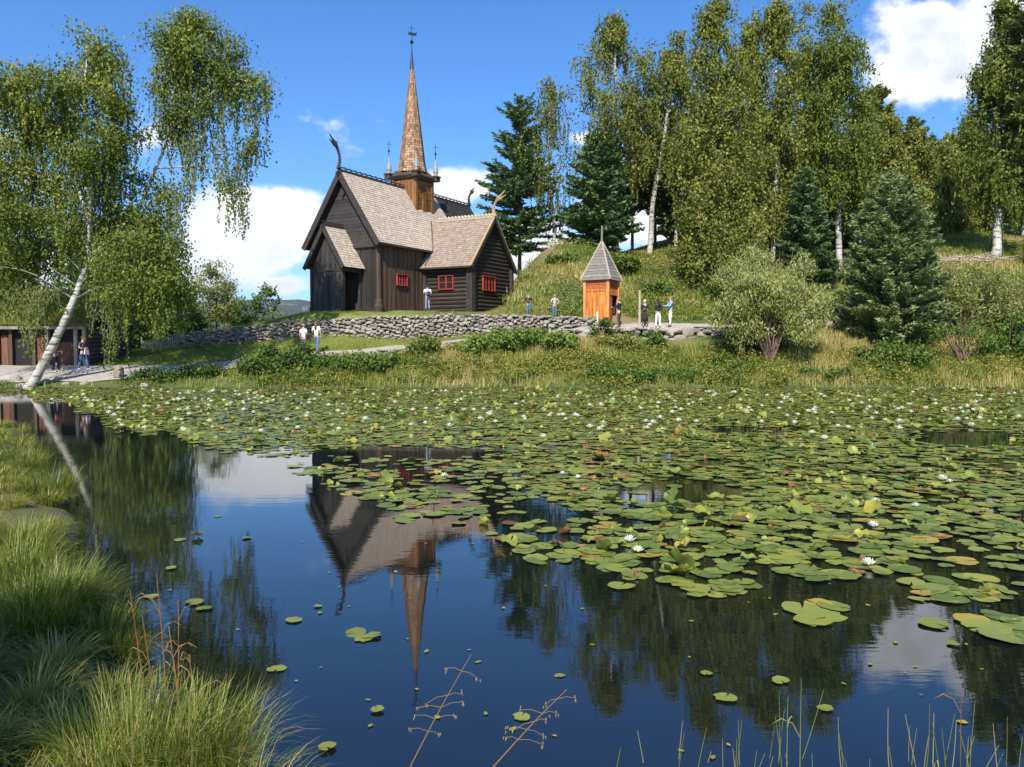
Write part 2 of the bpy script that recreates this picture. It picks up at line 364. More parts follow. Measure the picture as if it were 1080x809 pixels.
def H(x, y):
    x = np.asarray(x, float); y = np.asarray(y, float); shp = np.broadcast(x, y).shape
    x = np.broadcast_to(x, shp).ravel(); y = np.broadcast_to(y, shp).ravel()
    out = np.empty(len(x))
    xc = np.clip(x, -75, 75); yc = np.clip(y, 38, 100)
    for i in range(0, len(x), 20000):
        s = slice(i, i+20000)
        d2 = (xc[s, None]-ctl[None, :, 0])**2+(yc[s, None]-ctl[None, :, 1])**2
        out[s] = tps_k(d2)@_W[:_n]+_W[_n]+_W[_n+1]*xc[s]+_W[_n+2]*yc[s]
    out += stepf(x, y)
    wob = .12*np.sin(x*.9+.6*np.sin(x*.37))+.1*np.sin(x*2.1+1)
    out = np.where(y < 42, np.minimum(out, (y-40.3-wob)*.35), out)
    out = np.where((y > 41), np.maximum(out, .12), out)
    # near bank
    bx = np.interp(y, BY, BX)+.15*np.sin(y*2.3)+.1*np.sin(y*5.1)
    dl = np.maximum(bx-x, 3.1+.12*np.sin(x*1.7)-y)
    near = np.clip(dl*.35, -.7, .16)+np.clip(dl-1., 0, 6)*.06
    out = np.where(y < 36, near, np.where(y < 39, np.maximum(out, np.minimum(near, .5)), out))
    far = np.clip((np.hypot(x, y-40)-110)/500, 0, 1)
    out = np.where(y > 38, out*(1-far)-14*far, out)
    return out.reshape(shp)
def Hs(x, y): return float(H(np.array([x]), np.array([y]))[0])

def axis(a, b, st, lo, hi):
    v = list(np.arange(a, b+1e-6, st)); s = st
    while v[-1] < hi: s *= 1.25; v.append(min(v[-1]+s, hi))
    s = st
    while v[0] > lo: s *= 1.25; v.insert(0, max(v[0]-s, lo))
    return np.array(v)
gx = axis(-36, 40, .4, -7000, 7000); gy = axis(2, 68, .4, -400, 9000)
X, Yg = np.meshgrid(gx, gy); Z = H(X, Yg)
nz = .05*np.sin(X*1.7+np.sin(Yg*1.1))*np.sin(Yg*1.3+X*.4)+.04*np.sin(X*4.1+Yg*2.)*np.sin(Yg*3.7)
Z = Z+np.where((Z > .3) & (Yg > 30), nz, 0)
mb = MB(); k = len(gx); i = np.arange(len(gy)-1)[:, None]*k+np.arange(k-1)[None]
mb.add(np.stack([X, Yg, Z], -1).reshape(-1, 3), np.stack([i, i+1, i+k+1, i+k], -1).reshape(-1, 4))
tag(mb.build('ground', G['ground'], smooth=True), kind='structure')
# pond
mb = MB(); mb.add([(-110, -2, 0), (110, -2, 0), (110, 46, 0), (-110, 46, 0)], np.array([(0, 1, 2, 3)]))
tag(mb.build('water', G['water']), kind='structure')
# paths
def path_strip(name, pts, mat=None, lift=.05):
    pts = np.array(pts, float); t = np.linspace(0, len(pts)-1, 160)
    x = np.interp(t, range(len(pts)), pts[:, 0]); y0 = np.interp(t, range(len(pts)), pts[:, 1]); y1 = np.interp(t, range(len(pts)), pts[:, 2])
    y0 = y0+.1*np.sin(x*2.1)+.05*np.sin(x*5); y1 = y1+.1*np.sin(x*1.7+1)+.05*np.sin(x*6)
    m = 10; a = np.linspace(0, 1, m)[None]
    Yy = y0[:, None]*(1-a)+y1[:, None]*a; Xx = np.broadcast_to(x[:, None], Yy.shape)
    Zz = H(Xx, Yy)+lift+.03*np.sin(a*np.pi)
    mb = MB(); i = np.arange(159)[:, None]*m+np.arange(m-1)[None]
    mb.add(np.stack([Xx, Yy, Zz], -1).reshape(-1, 3), np.stack([i, i+m, i+m+1, i+1], -1).reshape(-1, 4))
    return tag(mb.build(name, mat or G['path'], smooth=True), kind='structure')
path_strip('path', [(-45, 41.4, 46), (xat(0, 43), 41.2, 45.9), (xat(100, 43), 41.3, 45.8), (xat(200, 43.5), 42.5, 45.4), (xat(300, 44), 43.9, 45.4), (xat(340, 44.6), 44.3, 45.6),
     (xat(420, 46.3), 45.7, 47.0), (xat(500, 47.2), 46.7, 47.8), (xat(560, 47.8), 47.3, 48.4), (xat(620, 48.2), 47.6, 48.8), (xat(700, 48.8), 47.9, 49.5), (xat(760, 49), 48.2, 49.4), (xat(880, 49.5), 49, 50.3), (xat(1000, 49.5), 49, 50.0)])
# distant wooded hills across the valley
def hills():
    mb = MB(); n1, n2 = 220, 26
    X = np.linspace(-6000, 6000, n1)[None]; T = np.linspace(0, 1, n2)[:, None]
    Yh = 2600+2600*T+0*X
    ridge = 232+45*np.sin(X/900+1.9)+25*np.sin(X/370+1)+8*np.sin(X/120)
    Z = -20+(ridge*(Yh/4300)+20)*np.sin(np.clip(T/.75, 0, 1)*np.pi/2)-np.clip(T-.75, 0, 1)*300+6*np.sin(X/35+T*40)+4*np.sin(X/17.3+T*90)
    i = np.arange(n2-1)[:, None]*n1+np.arange(n1-1)[None]
    mb.add(np.stack([X+0*T, Yh, Z], -1).reshape(-1, 3), np.stack([i, i+1, i+n1+1, i+n1], -1).reshape(-1, 4))
    tag(mb.build('hills', G['hill'], smooth=True), kind='structure')
hills()
def haze():
    m, t, out = newmat('thin_air')
    p = t.new('ShaderNodeVolumePrincipled'); p.inputs['Color'].default_value = (.72, .82, .95, 1); p.inputs['Density'].default_value = .000055; p.inputs['Anisotropy'].default_value = .2
    t.l.new(p.outputs[0], out.inputs['Volume'])
    mb = MB(); mb.box(-7300, 7300, -450, 9300, -40, 560); tag(mb.build('haze', m), kind='stuff')
haze()
# ================================================================ the stave church
EX, NY, UP = np.array([1., 0, 0]), np.array([0, 1., 0]), np.array([0, 0, 1.])
def shingles(mb, o, e, d, L, S, row=.2, w=.15, thick=.03, rs=rs, tri=None):
    """courses of separate shingles on a slope: o = ridge start, e along the ridge, d down the slope"""
    o, e, d = np.array(o, float), np.array(e, float), np.array(d, float)
    n = np.cross(e, d); n = n if n[2] > 0 else -n
    nr = int(math.ceil(S/row)); Vs = []; As = []
    for i in range(nr):
        s0 = i*row; s1 = min(s0+row*1.12, S+.04)
        off = (i % 2)*w*.5+rs.uniform(0, .03)
        x = np.arange(-off, L, w)
        x0 = np.clip(x, 0, L); x1 = np.clip(x+w-.006, 0, L); ok = x1-x0 > .02; x0, x1 = x0[ok], x1[ok]
        lo = thick+rs.uniform(-.006, .010, len(x0)); j = rs.uniform(-.018, .022, len(x0))
        if tri is not None:
            lim0, lim1 = tri((s0+s1)/2); ok = (x0 >= lim0-.07) & (x1 <= lim1+.07); x0, x1, lo, j = x0[ok], x1[ok], lo[ok], j[ok]
        def pt(xx, ss, hh): return o+xx[:, None]*e+ss[:, None]*d+hh[:, None]*n
        z = np.zeros(len(x0))
        a = pt(x0, z+s0, z+.006); b = pt(x1, z+s0, z+.006); c_ = pt(x1, s1+j, lo); d_ = pt(x0, s1+j, lo)
        e_ = pt(x0, s1+j, z-.01); f_ = pt(x1, s1+j, z-.01)
        Vs.append(np.stack([a, b, c_, d_, e_, f_], 1).reshape(-1, 3)); As.append(np.repeat(np.clip(rs.normal(.5, .2, len(x0)), 0, 1), 6))
    V = np.concatenate(Vs); k = len(V)//6; q = np.arange(k)[:, None]*6
    f1 = q+np.array([[0, 1, 2, 3]]); f2 = q+np.array([[3, 2, 5, 4]])
    mb.add(V, np.concatenate([f1, f2]), np.concatenate(As))
def boards(mb, p0, p1, z0, ztop, out, w=.22, proud=(.03, .055), rs=rs, z0f=None):
    """upright boards from p0 to p1 (2-D), tops following ztop(s), faces proud towards out"""
    p0, p1, out = np.array(p0, float), np.array(p1, float), np.array(out, float)
    L = np.linalg.norm(p1-p0); u = (p1-p0)/L; n = max(1, int(round(L/w))); w = L/n
    for i in range(n):
        a, b = i*w+.005, (i+1)*w-.005; t = proud[i % 2]+rs.uniform(0, .006)
        q = [p0+u*a, p0+u*b, p0+u*b+out*t, p0+u*a+out*t]
        zt = [ztop(a), ztop(b), ztop(b), ztop(a)]
        mb.hexa([(*p, z0) for p in q]+[(*p, z) for p, z in zip(q, zt)], np.clip(rs.normal(.5, .22), 0, 1))
def hboards(mb, p0, p1, z0, z1, ext, out, h=.2, t=.03, rs=rs):
    """level boards between heights; ext(z) = (start, end) distance along p0-p1"""
    p0, p1, out = np.array(p0, float), np.array(p1, float), np.array(out, float)
    u = (p1-p0)/np.linalg.norm(p1-p0); z = z0
    while z < z1:
        za, zb = z+.004, min(z+h, z1)-.004; (a0, b0), (a1, b1) = ext(za), ext(zb)
        if b1-a1 > .05:
            tt = t+rs.uniform(0, .012)
            lo = [p0+u*a0, p0+u*b0, p0+u*b0+out*(tt+.012), p0+u*a0+out*(tt+.012)]
            hi = [p0+u*a1, p0+u*b1, p0+u*b1+out*tt, p0+u*a1+out*tt]
            mb.hexa([(*p, za) for p in lo]+[(*p, zb) for p in hi], np.clip(rs.normal(.5, .2), 0, 1))
        z += h
def window(parent, cx, cz, w, h, face, pos, nx, ny, casings=True):
    """red framed window; face 'W' or 'S', pos = wall plane"""
    def bx(mb, a0, a1, z0, z1, d0, d1, v=.5):
        if face == 'S': mb.box(a0, a1, pos-d1, pos-d0, z0, z1, v)
        else: mb.box(pos-d1, pos-d0, a0, a1, z0, z1, v)
    f = MB(); t = .065
    bx(f, cx-w/2, cx-w/2+t, cz-h/2, cz+h/2, .0, .13); bx(f, cx+w/2-t, cx+w/2, cz-h/2, cz+h/2, .0, .13)
    bx(f, cx-w/2-.04, cx+w/2+.04, cz+h/2, cz+h/2+t, .0, .15); bx(f, cx-w/2-.04, cx+w/2+.04, cz-h/2-t, cz-h/2, .0, .15)
    for i in range(1, nx):
        x = cx-w/2+w*i/nx; q = .045 if (nx == 2 or i*2 == nx) else .02; bx(f, x-q, x+q, cz-h/2, cz+h/2, .03, .10)
    for i in range(1, ny):
        z = cz-h/2+h*i/ny; bx(f, cx-w/2+t, cx+w/2-t, z-.02, z+.02, .04, .095)
    fo = f.build('window', G['redpaint'], parent)
    g = MB(); bx(g, cx-w/2+.02, cx+w/2-.02, cz-h/2+.01, cz+h/2-.01, .02, .06); g.build('pane', G['pane'], fo)
    return fo
def gable_roof(parent, x0, x1, yc, half, ze, zr, mat, along='x', ov=0, name='roof', base=G['tardark'], row=.2, w=.15, sides=(0, 1)):
    """gabled roof, ridge along local x or y, eaves at half width, eave height ze, ridge zr"""
    L = x1-x0; sl = math.hypot(half, zr-ze)
    b = MB(); m = MB()
    for s in (-1, 1):
        if along == 'x': o = np.array([x0, yc, zr]); e = EX; d = np.array([0, s*half, ze-zr])/sl
        else: o = np.array([yc, x0, zr]); e = NY; d = np.array([s*half, 0, ze-zr])/sl
        n = np.cross(e, d); n = n if n[2] > 0 else -n
        b.slab(o-n*.01, e, d, n, L, sl, .09)
        if (s+1)//2 in sides: shingles(m, o, e, d, L, sl, row, w)
    ro = m.build(name, mat, parent); b.build('roof_boarding', base, ro)
    return ro
def verge(mb, x, yc, half, ze, zr, along, out, wd=.24, th=.07, lift=.07, a=.5, side=(-1, 1)):
    sl = math.hypot(half, zr-ze)
    for s in side:
        if along == 'x': o = np.array([x, yc, zr]); d = np.array([0, s*half, ze-zr])/sl; e = EX*out
        else: o = np.array([yc, x, zr]); d = np.array([s*half, 0, ze-zr])/sl; e = NY*out
        n = np.cross(e, d); n = n if n[2] > 0 else -n
        mb.slab(o+n*lift-d*.05, e, d, n, th, sl+.12, wd+lift, a)
def crest(mb, a, b, h=.32, t=.09, step=.5, wavy=.08):
    a, b = np.array(a, float), np.array(b, float); L = np.linalg.norm(b-a); u = (b-a)/L; s = np.cross(u, UP)
    mb.slab(a-s*t/2+UP*h*.35, u, s, UP, L, t, h*.35+.1)
    mb.slab(a-s*t/2+UP*h, u, s, UP, L, t, h*.22)
    n = int(L/step)
    for i in range(n+1):
        c_ = a+u*(i*L/n)
        if i < n: # slanting pierced tracery between the rails
            p = c_; q = p+u*L/n*.45
            mb.hexa([p-s*t/2+UP*h*.3, p+u*.1-s*t/2+UP*h*.3, p+u*.1+s*t/2+UP*h*.3, p+s*t/2+UP*h*.3, q-s*t/2+UP*h*.85, q+u*.14-s*t/2+UP*h*.85, q+u*.14+s*t/2+UP*h*.85, q+s*t/2+UP*h*.85])
        r = wavy; mb.hexa([c_-u*.09-s*t/2+UP*(h-.02), c_+u*.09-s*t/2+UP*(h-.02), c_+u*.09+s*t/2+UP*(h-.02), c_-u*.09+s*t/2+UP*(h-.02), c_-u*.02-s*t/3+UP*(h+r), c_+u*.02-s*t/3+UP*(h+r), c_+u*.02+s*t/3+UP*(h+r), c_-u*.02+s*t/3+UP*(h+r)])
def dragon(parent, base, d, neck=1.55, head=.95, mat='tardark', lean=.08):
    """carved beast head: curved neck board rising from the gable point, open jaws thrust forward along d"""
    base, d = np.array(base, float), np.array(d, float); s = np.cross(d, UP)
    mb = MB()
    t = np.linspace(0, 1, 9)
    back = -d*(.16*np.sin(t*np.pi))[:, None]
    pts = base+UP*(t*neck)[:, None]+back+d*(.18*t**3)[:, None]
    rad = np.interp(t, [0, .15, .6, 1], [.14, .12, .085, .11])
    mb.tube(pts, rad, 6)
    top = pts[-1]
    # head, upper and lower jaw
    up = unit((d*.72+UP*.70)); lo = unit((d*.92+UP*.34))
    mb.tube([top-up*.12, top+up*.12+UP*.03, top+up*head*.55, top+up*head], [.09, .135, .07, .035], 6)
    mb.tube([top-lo*.08-UP*.04, top+lo*.15-UP*.05, top+lo*head*.5-UP*.02, top+lo*head*.82+UP*.02], [.08, .10, .055, .03], 6)
    mb.tube([top+up*.05+UP*.1, top-d*.16+UP*.30], [.06, .015], 5)   # ear / mane
    for k in range(4): q = pts[2+k]; mb.tube([q, q-d*.24+UP*.12], [.05, .012], 4)
    return mb.build('dragon_head', G[mat], parent)

def build_church():
    O = (-8.565, 52.0, 4.2)
    ch = empty('church', O, R(61), 'dark tarred wooden church with shingled roofs, tall brown spire and dragon heads on its gables', 'church')
    CW = 5.66; YC = CW/2; ZR = 9.35; SL = 1.5
    ze = ZR-SL*(YC+.38)
    # ---- nave body
    core = MB(); t = .0
    core.box(.06, 10.3, .06, CW-.06, -.6, 4.95)
    core.hexa([(.06, .06, 4.95), (10.3, .06, 4.95), (10.3, CW-.06, 4.95), (.06, CW-.06, 4.95), (.06, YC-.05, ZR-.25), (10.3, YC-.05, ZR-.25), (10.3, YC+.05, ZR-.25), (.06, YC+.05, ZR-.25)])
    body = core.build('nave', G['tardark'], ch)
    b = MB(); boards(b, (.35, .06), (4.9, .06), -.3, lambda s: 5.0, (0, -1), .25)
    b.build('side_wall', G['tarbrown'], body)
    b = MB(); boards(b, (.06, CW-.3), (.06, .3), -.3, lambda s: 4.35, (-1, 0), .24)
    def ext(z):
        hw = min(YC, (ZR-.12-z)/SL); return (YC-hw, YC+hw)
    hboards(b, (.02, 0), (.02, CW), 4.42, ZR-.2, ext, (-1, 0), .24)
    b.box(-.14, .02, .2, CW-.2, 4.3, 4.46)
    b.build('gable_wall', G['tar'], body)
    b = MB(); b.box(10.25, 10.31, 0, CW, -.3, 5); hboards(b, (10.3, 0), (10.3, CW), 5.0, ZR-.2, ext, (1, 0), .3); b.build('gable_wall', G['tar'], body)
    # corner staves with bulbous bases
    for (x, y) in ((.08, .08), (.08, CW-.08)):
        m = MB(); m.tube([(x, y, .85), (x, y, 4.9)], [.19, .17], 12)
        m.tube([(x, y, -.3), (x, y, .12), (x, y, .2), (x, y, .5), (x, y, .6), (x, y, .88), (x, y, .95)], [.33, .33, .26, .32, .25, .24, .19], 12)
        m.tube([(x, y, 4.45), (x, y, 4.62), (x, y, 4.85)], [.19, .24, .22], 12); m.build('corner_post', G['tarbrown'], ch, smooth=False)
    # sill beam
    m = MB(); m.box(.35, 4.93, -.10, .04, -.3, .22); m.box(-.1, .04, .3, 1.4, -.3, .22); m.build('sill_beam', G['tardark'], ch)
    ro = gable_roof(ch, -.42, 10.5, YC, YC+.38, ze, ZR, G['shingle'])
    v = MB(); verge(v, -.42, YC, YC+.38, ze, ZR, 'x', -1, .30); v.build('barge_board', G['tardark'], ro)
    v = MB(); v.box(-.42, 10.4, -.46, -.36, ze-.12, ze+.02); v.box(-.42, 10.4, CW+.36, CW+.46, ze-.12, ze+.02); v.build('eave_board', G['tardark'], ro)
    cr = MB(); crest(cr, (-.45, YC, ZR+.03), (6.5, YC, ZR+.03), .22, wavy=.05); cr.build('ridge_crest', G['tardark'], ro)
    cr = MB(); crest(cr, (8.9, YC, ZR+.03), (15.6, YC, ZR+.03), .22, wavy=.05); cr.build('ridge_crest', G['tardark'], ro)
    dragon(ch, (-.5, YC, ZR+.1), (-1, 0, 0), 1.45, .85)
    # ornament high in the gable
    m = MB(); m.tube([(-.06, YC, 7.9), (-.16, YC, 7.9)], [.16, .16], 8); m.tube([(-.1, YC, 7.55), (-.1, YC, 7.8)], [.03, .09], 6); m.build('gable_carving', G['tardark'], ch)
    # ---- chancel to the east
    cc = MB(); cc.box(10.3, 15.2, .45, CW-.45, -.6, 4.6)
    cc.hexa([(10.3, .5, 4.6), (15.2, .5, 4.6), (15.2, CW-.5, 4.6), (10.3, CW-.5, 4.6), (10.3, YC-.05, ZR-.25), (15.2, YC-.05, ZR-.25), (15.2, YC+.05, ZR-.25), (10.3, YC+.05, ZR-.25)])
    chn = cc.build('chancel', G['tar'], ch)
    gable_roof(chn, 10.45, 15.6, YC, YC+.2, ZR-SL*(YC+.2), ZR-.02, G['shingledark'], row=.25, w=.2)
    dragon(ch, (15.6, YC, ZR+.1), (1, 0, 0), 1.1, .7)
    sa = MB(); sa.box(10.4, 13.4, -1.6, .4, -.6, 2.0); so_ = sa.build('vestry', G['tarh'], ch)
    r = MB(); o = np.array([10.35, .45, 3.9]); d = unit(np.array([0, -2.3, -1.9])); r.slab(o, EX, d, np.array([0, -1.9, 2.3])/np.hypot(1.9, 2.3), 3.4, 2.98, .1); r.build('vestry_roof', G['shingledark'], so_)
    # ---- annexes (south of logs, north plain)
    AX0, AX1, AY = 4.95, 10.35, -3.9; AC = (AX0+AX1)/2; AH = (AX1-AX0)/2; AR = 6.9; AS = 1.143; aze = AR-AS*(AH+.45)
    m = MB(); m.box(AX0+.14, AX1-.14, AY+.14, .1, -.6, 3.6)
    m.hexa([(AX0+.14, AY+.14, 3.6), (AX1-.14, AY+.14, 3.6), (AX1-.14, 0, 3.6), (AX0+.14, 0, 3.6), (AC-.05, AY+.14, AR-.22), (AC+.05, AY+.14, AR-.22), (AC+.05, 0, AR-.22), (AC-.05, 0, AR-.22)])
    an = m.build('log_annex', G['void'], ch)
    lg = MB(); z = -.18; k = 0
    while z < 3.55:
        rr = .143; tone = np.clip(rs.normal(.5, .2), 0, 1)
        jit = rs.uniform(-.012, .012, 4)
        lg.tube([(AX0+.14+jit[0], AY-.22, z), (AX0+.14+jit[1], -.1, z)], rr, 8, tone)
        z += .272; k += 1
    lg.build('log_wall', G['tarh'], an)
    lg = MB(); z = -.05
    while z < AR-.35:
        hw = min(AH+.22, (AR-.12-z)/AS)
        if z < 3.45: hw = AH+.22
        lg.tube([(AC-hw, AY+.14+rs.uniform(-.012, .012), z), (AC+hw, AY+.14+rs.uniform(-.012, .012), z)], .143, 8, np.clip(rs.normal(.5, .2), 0, 1)); z += .272
    lg.build('log_wall', G['tarh'], an)
    for (x, y) in ((AX0-.06, AY-.06), (AX1+.06, AY-.06)):
        m = MB(); m.box(x-.13, x+.13, y-.13, y+.13, -.3, 3.45); m.build('corner_board', G['tardark'], an)
    m = MB(); m.box(AX0-.14, AX0, -.3, -.05, -.3, 3.4); m.build('corner_board', G['tardark'], an)
    ro = gable_roof(an, AY-.28, YC-.4, AC, AH+.45, aze, AR, G['shingle2'], along='y', w=.17)
    v = MB(); verge(v, AY-.28, AC, AH+.45, aze, AR, 'y', -1, .20, .07); v.build('barge_board', G['tardark'], ro)
    v = MB(); verge(v, AY-.20, AC, AH+.45, aze, AR, 'y', -1, -.02, .16, .09, side=(-1, 1)); v.build('verge_cover', G['tanwood'], ro)
    v = MB(); v.box(AX0-.56, AX0-.46, AY-.3, -.25, aze-.12, aze+.0); v.build('eave_board', G['tardark'], ro)
    # red edged flashing where annex roof meets nave roof
    v = MB(); sl = math.hypot(AH+.45, AR-aze)
    pts = []
    for f in np.linspace(0, .97, 12):
        x = AC-(AH+.45)*f; z = AR-(AR-aze)*f; y = (z-ze)/SL-.38
        pts.append((x, max(y, -.38)-.02, z+.07))
    v.tube(pts, .035, 5); v.build('valley_flashing', G['tarbrown'], ro)
    cr = MB(); n = 17
    cr.slab(np.array([AC-.09, AY-.3, AR+.12]), NY, EX, UP, 5.0, .18, .14)
    for i in range(n): y = AY-.25+i*.28; cr.tube([(AC, y, AR+.1), (AC, y+.2, AR+.26)], [.12, .10], 7)
    cr.build('ridge_capping', G['palewood'], ro)
    dragon(ch, (AC, AY-.32, AR+.05), (0, -1, 0), 1.15, .85, 'tanwood')
    window(an, -1.92, 2.28, 1.2, .85, 'W', AX0+.03, 2, 2); window(an, 7.25, 2.28, 1.65, .9, 'S', AY+.03, 4, 2)
    m = MB(); m.box(AX0+.1, AX1-.1, CW, CW+3.4, -.6, 3.4)
    m.hexa([(AX0+.1, CW, 3.4), (AX1-.1, CW, 3.4), (AX1-.1, CW+3.4, 3.4), (AX0+.1, CW+3.4, 3.4), (AC-.05, CW, AR-.25), (AC+.05, CW, AR-.25), (AC+.05, CW+3.4, AR-.25), (AC-.05, CW+3.4, AR-.25)])
    nn = m.build('north_annex', G['tarh'], ch); gable_roof(nn, YC+.4, CW+3.7, AC, AH+.45, aze, AR, G['shingle2'], along='y', row=.3, w=.3)
    window(ch, 2.43, 2.35, 1.15, .66, 'S', .02, 4, 2)
    # ---- porch on the west gable
    PX, Y0, Y1 = -1.75, 1.48, 4.04; pc = (Y0+Y1)/2; ph = (Y1-Y0)/2; pr = 5.62; ps = 1.62; pe = pr-ps*(ph+.36)
    m = MB(); m.box(PX+.03, PX+.1, Y0+.03, Y1, -.3, 2.9)
    m.hexa([(PX+.03, Y0, 2.9), (PX+.1, Y0, 2.9), (PX+.1, Y1, 2.9), (PX+.03, Y1, 2.9), (PX+.03, pc-.03, pr-.2), (PX+.1, pc-.03, pr-.2), (PX+.1, pc+.03, pr-.2), (PX+.03, pc+.03, pr-.2)])
    m.box(PX+.1, 0, Y1-.1, Y1, -.3, 2.9)
    po = m.build('porch', G['tardark'], ch)
    b = MB(); boards(b, (PX, Y1), (PX, Y0), -.25, lambda s: 2.72, (-1, 0), .26)
    boards(b, (PX+.03, Y1), (PX+.03, Y0), 2.78, lambda s: 2.78+max(.0, min(pr-.15-2.78, (ph-abs(s-ph))*ps+.12)), (-1, 0), .2)
    b.box(PX-.09, PX+.02, Y0, Y1, 2.70, 2.80); b.build('porch_front', G['tar'], po)
    for y in (Y0, Y1):
        m = MB(); m.box(PX-.08, PX+.12, y-.1, y+.1, -.3, 2.9); m.build('porch_post', G['tardark'], po)
    m = MB(); m.box(-.16, -.0, Y0-.1, Y0+.08, -.3, 2.9); m.box(PX, .0, Y0-.08, Y0+.08, 2.68, 2.92); m.build('porch_post', G['tardark'], po)
    m = MB(); m.box(-.09, -.03, 2.1, 3.3, 0, 2.3); d_ = m.build('door', G['tarbrown'], po)
    m = MB(); m.box(PX, .0, Y0-.05, Y1, -.35, .02); m.build('threshold', G['greyroof'], po)
    ro = gable_roof(po, PX-.33, 0, pc, ph+.36, pe, pr, G['shingle'])
    v = MB(); verge(v, PX-.33, pc, ph+.36, pe, pr, 'x', -1, .20); v.build('barge_board', G['tardark'], ro)
    cr = MB(); crest(cr, (PX-.3, pc, pr+.02), (-.2, pc, pr+.02), .22, .08, .3, .05); cr.build('ridge_crest', G['tardark'], ro)
    # ---- turret and spire at the crossing
    TX, TY = 7.65, YC
    m = MB(); m.box(TX-1, TX+1, TY-1, TY+1, 6.9, 10.1); tu = m.build('turret', G['tarbrown'], ch)
    b = MB()
    boards(b, (TX-1, TY+1), (TX-1, TY-1), 6.7, lambda s: 10.0, (-1, 0), .17, (.03, .045)); 
    hboards(b, (TX-1, TY-1.0), (TX+1, TY-1.0), 6.7, 10.0, lambda z: (0, 2.0), (0, -1), .2)
    b.build('turret_boarding', G['orange'], tu)
    b = MB()
    for x in (-1, 1): b.box(TX+x-.12, TX+x+.12, TY-1.12, TY-.9, 6.6, 10.05)
    b.box(TX-1.12, TX-.9, TY+.88, TY+1.12, 6.6, 10.05); b.build('turret_corner_board', G['orange'], tu)
    b = MB(); b.box(TX-.25, TX+.22, TY-1.12, TY-1.04, 7.7, 9.2); b.build('turret_shutter', G['orange'], tu)
    cp = MB()
    cp.hexa([(TX-1.14, TY-1.14, 10.06), (TX+1.14, TY-1.14, 10.06), (TX+1.14, TY+1.14, 10.06), (TX-1.14, TY+1.14, 10.06), (TX-1.30, TY-1.30, 10.28), (TX+1.30, TY-1.30, 10.28), (TX+1.30, TY+1.30, 10.28), (TX-1.30, TY+1.30, 10.28)])
    cp.hexa([(TX-1.30, TY-1.30, 10.28), (TX+1.30, TY-1.30, 10.28), (TX+1.30, TY+1.30, 10.28), (TX-1.30, TY+1.30, 10.28), (TX-.85, TY-.85, 10.75), (TX+.85, TY-.85, 10.75), (TX+.85, TY+.85, 10.75), (TX-.85, TY+.85, 10.75)])
    cp.build('cornice', G['tarbrown'], tu)
    sp = MB(); core = MB(); ns = 8; z0s, z1s = 10.62, 18.25
    def rad(z):
        t = (z-z0s)/(z1s-z0s); return 1.04*(1-t)**1.0+.11*t+.10*max(0, 1-t*9)**2
    core.tube([(TX, TY, z) for z in np.linspace(z0s, z1s, 12)], [rad(z)-.03 for z in np.linspace(z0s, z1s, 12)], ns)
    rows = 40; hs_ = (z1s-z0s)/rows
    for i in range(rows):
        za = z0s+i*hs_; zb = za+hs_*1.25; ra, rb = rad(za)+.035, rad(zb)+.0
        for j in range(ns):
            a0, a1 = (j-.0)/ns*2*math.pi, (j+1.)/ns*2*math.pi
            p0 = np.array([math.cos(a0), math.sin(a0)]); p1 = np.array([math.cos(a1), math.sin(a1)])
            per = 4 if i < 24 else (3 if i < 33 else 2)
            for q in range(per):
                f0, f1 = (q+.04)/per, (q+.96)/per; fm = (f0+f1)/2
                def pp(f, r, z): v_ = p0*(1-f)+p1*f; return (TX+v_[0]*r, TY+v_[1]*r, z)
                V = [pp(f0, rb, zb), pp(f1, rb, zb), pp(f1, ra, za+hs_*.3), pp(fm, ra+.01, za-.02), pp(f0, ra, za+hs_*.3)]
                sp.add(V, [(0, 4, 3, 2, 1)], np.clip(rs.normal(.5, .28), 0, 1))
    s_ = sp.build('spire', G['spire'], ch); core.build('spire_core', G['tarbrown'], s_)
    m = MB(); m.tube([(TX, TY, 18.1), (TX, TY, 18.35), (TX, TY, 19.45)], [.16, .14, .06], 8); m.build('spire_cap', G['iron'], s_)
    m = MB(); m.tube([(TX, TY, 19.4), (TX, TY, 21.4)], [.035, .02], 6)
    m.tube([(TX, TY, z) for z in (20.0, 20.06, 20.14, 20.22, 20.28)], [.03, .11, .15, .11, .03], 10)
    d = np.array([.8, -.6, 0])
    c0 = np.array([TX, TY, 20.75])
    def plate(pts):
        s = np.array([.6, .8, 0])*.02; P_ = [c0+d*a+UP*b for a, b in pts]; k = len(P_)
        m.add([p-s for p in P_]+[p+s for p in P_], [list(range(k))[::-1], list(range(k, 2*k))]+[[i, (i+1) % k, k+(i+1) % k, k+i] for i in range(k)])
    plate([(.02, -.12), (.25, -.16), (.38, .0), (.34, .18), (.26, .04), (.02, .08)]); plate([(-.02, -.1), (-.32, -.14), (-.2, .0), (-.34, .1), (-.02, .06)])
    m.tube([c0+d*-.2+UP*.4, c0+d*.2+UP*.4], .018, 5); m.build('weathervane', G['iron'], s_)
    for sx_, sy_ in ((-1, 1), (-1, -1), (1, -1), (1, 1)):
        x, y = TX+sx_*1.22, TY+sy_*1.22
        m = MB(); m.box(x-.24, x+.24, y-.24, y+.24, 10.12, 10.42); m.box(x-.3, x+.3, y-.3, y+.3, 10.42, 10.5)
        pn = m.build('pinnacle', G['tarbrown'], ch)
        m = MB(); m.tube([(x, y, 10.5), (x, y, 10.7), (x, y, 10.8), (x, y, 11.1), (x, y, 11.2), (x, y, 11.75)], [.17, .17, .21, .18, .12, .03], 8); m.build('pinnacle_cone', G['lead'], pn)
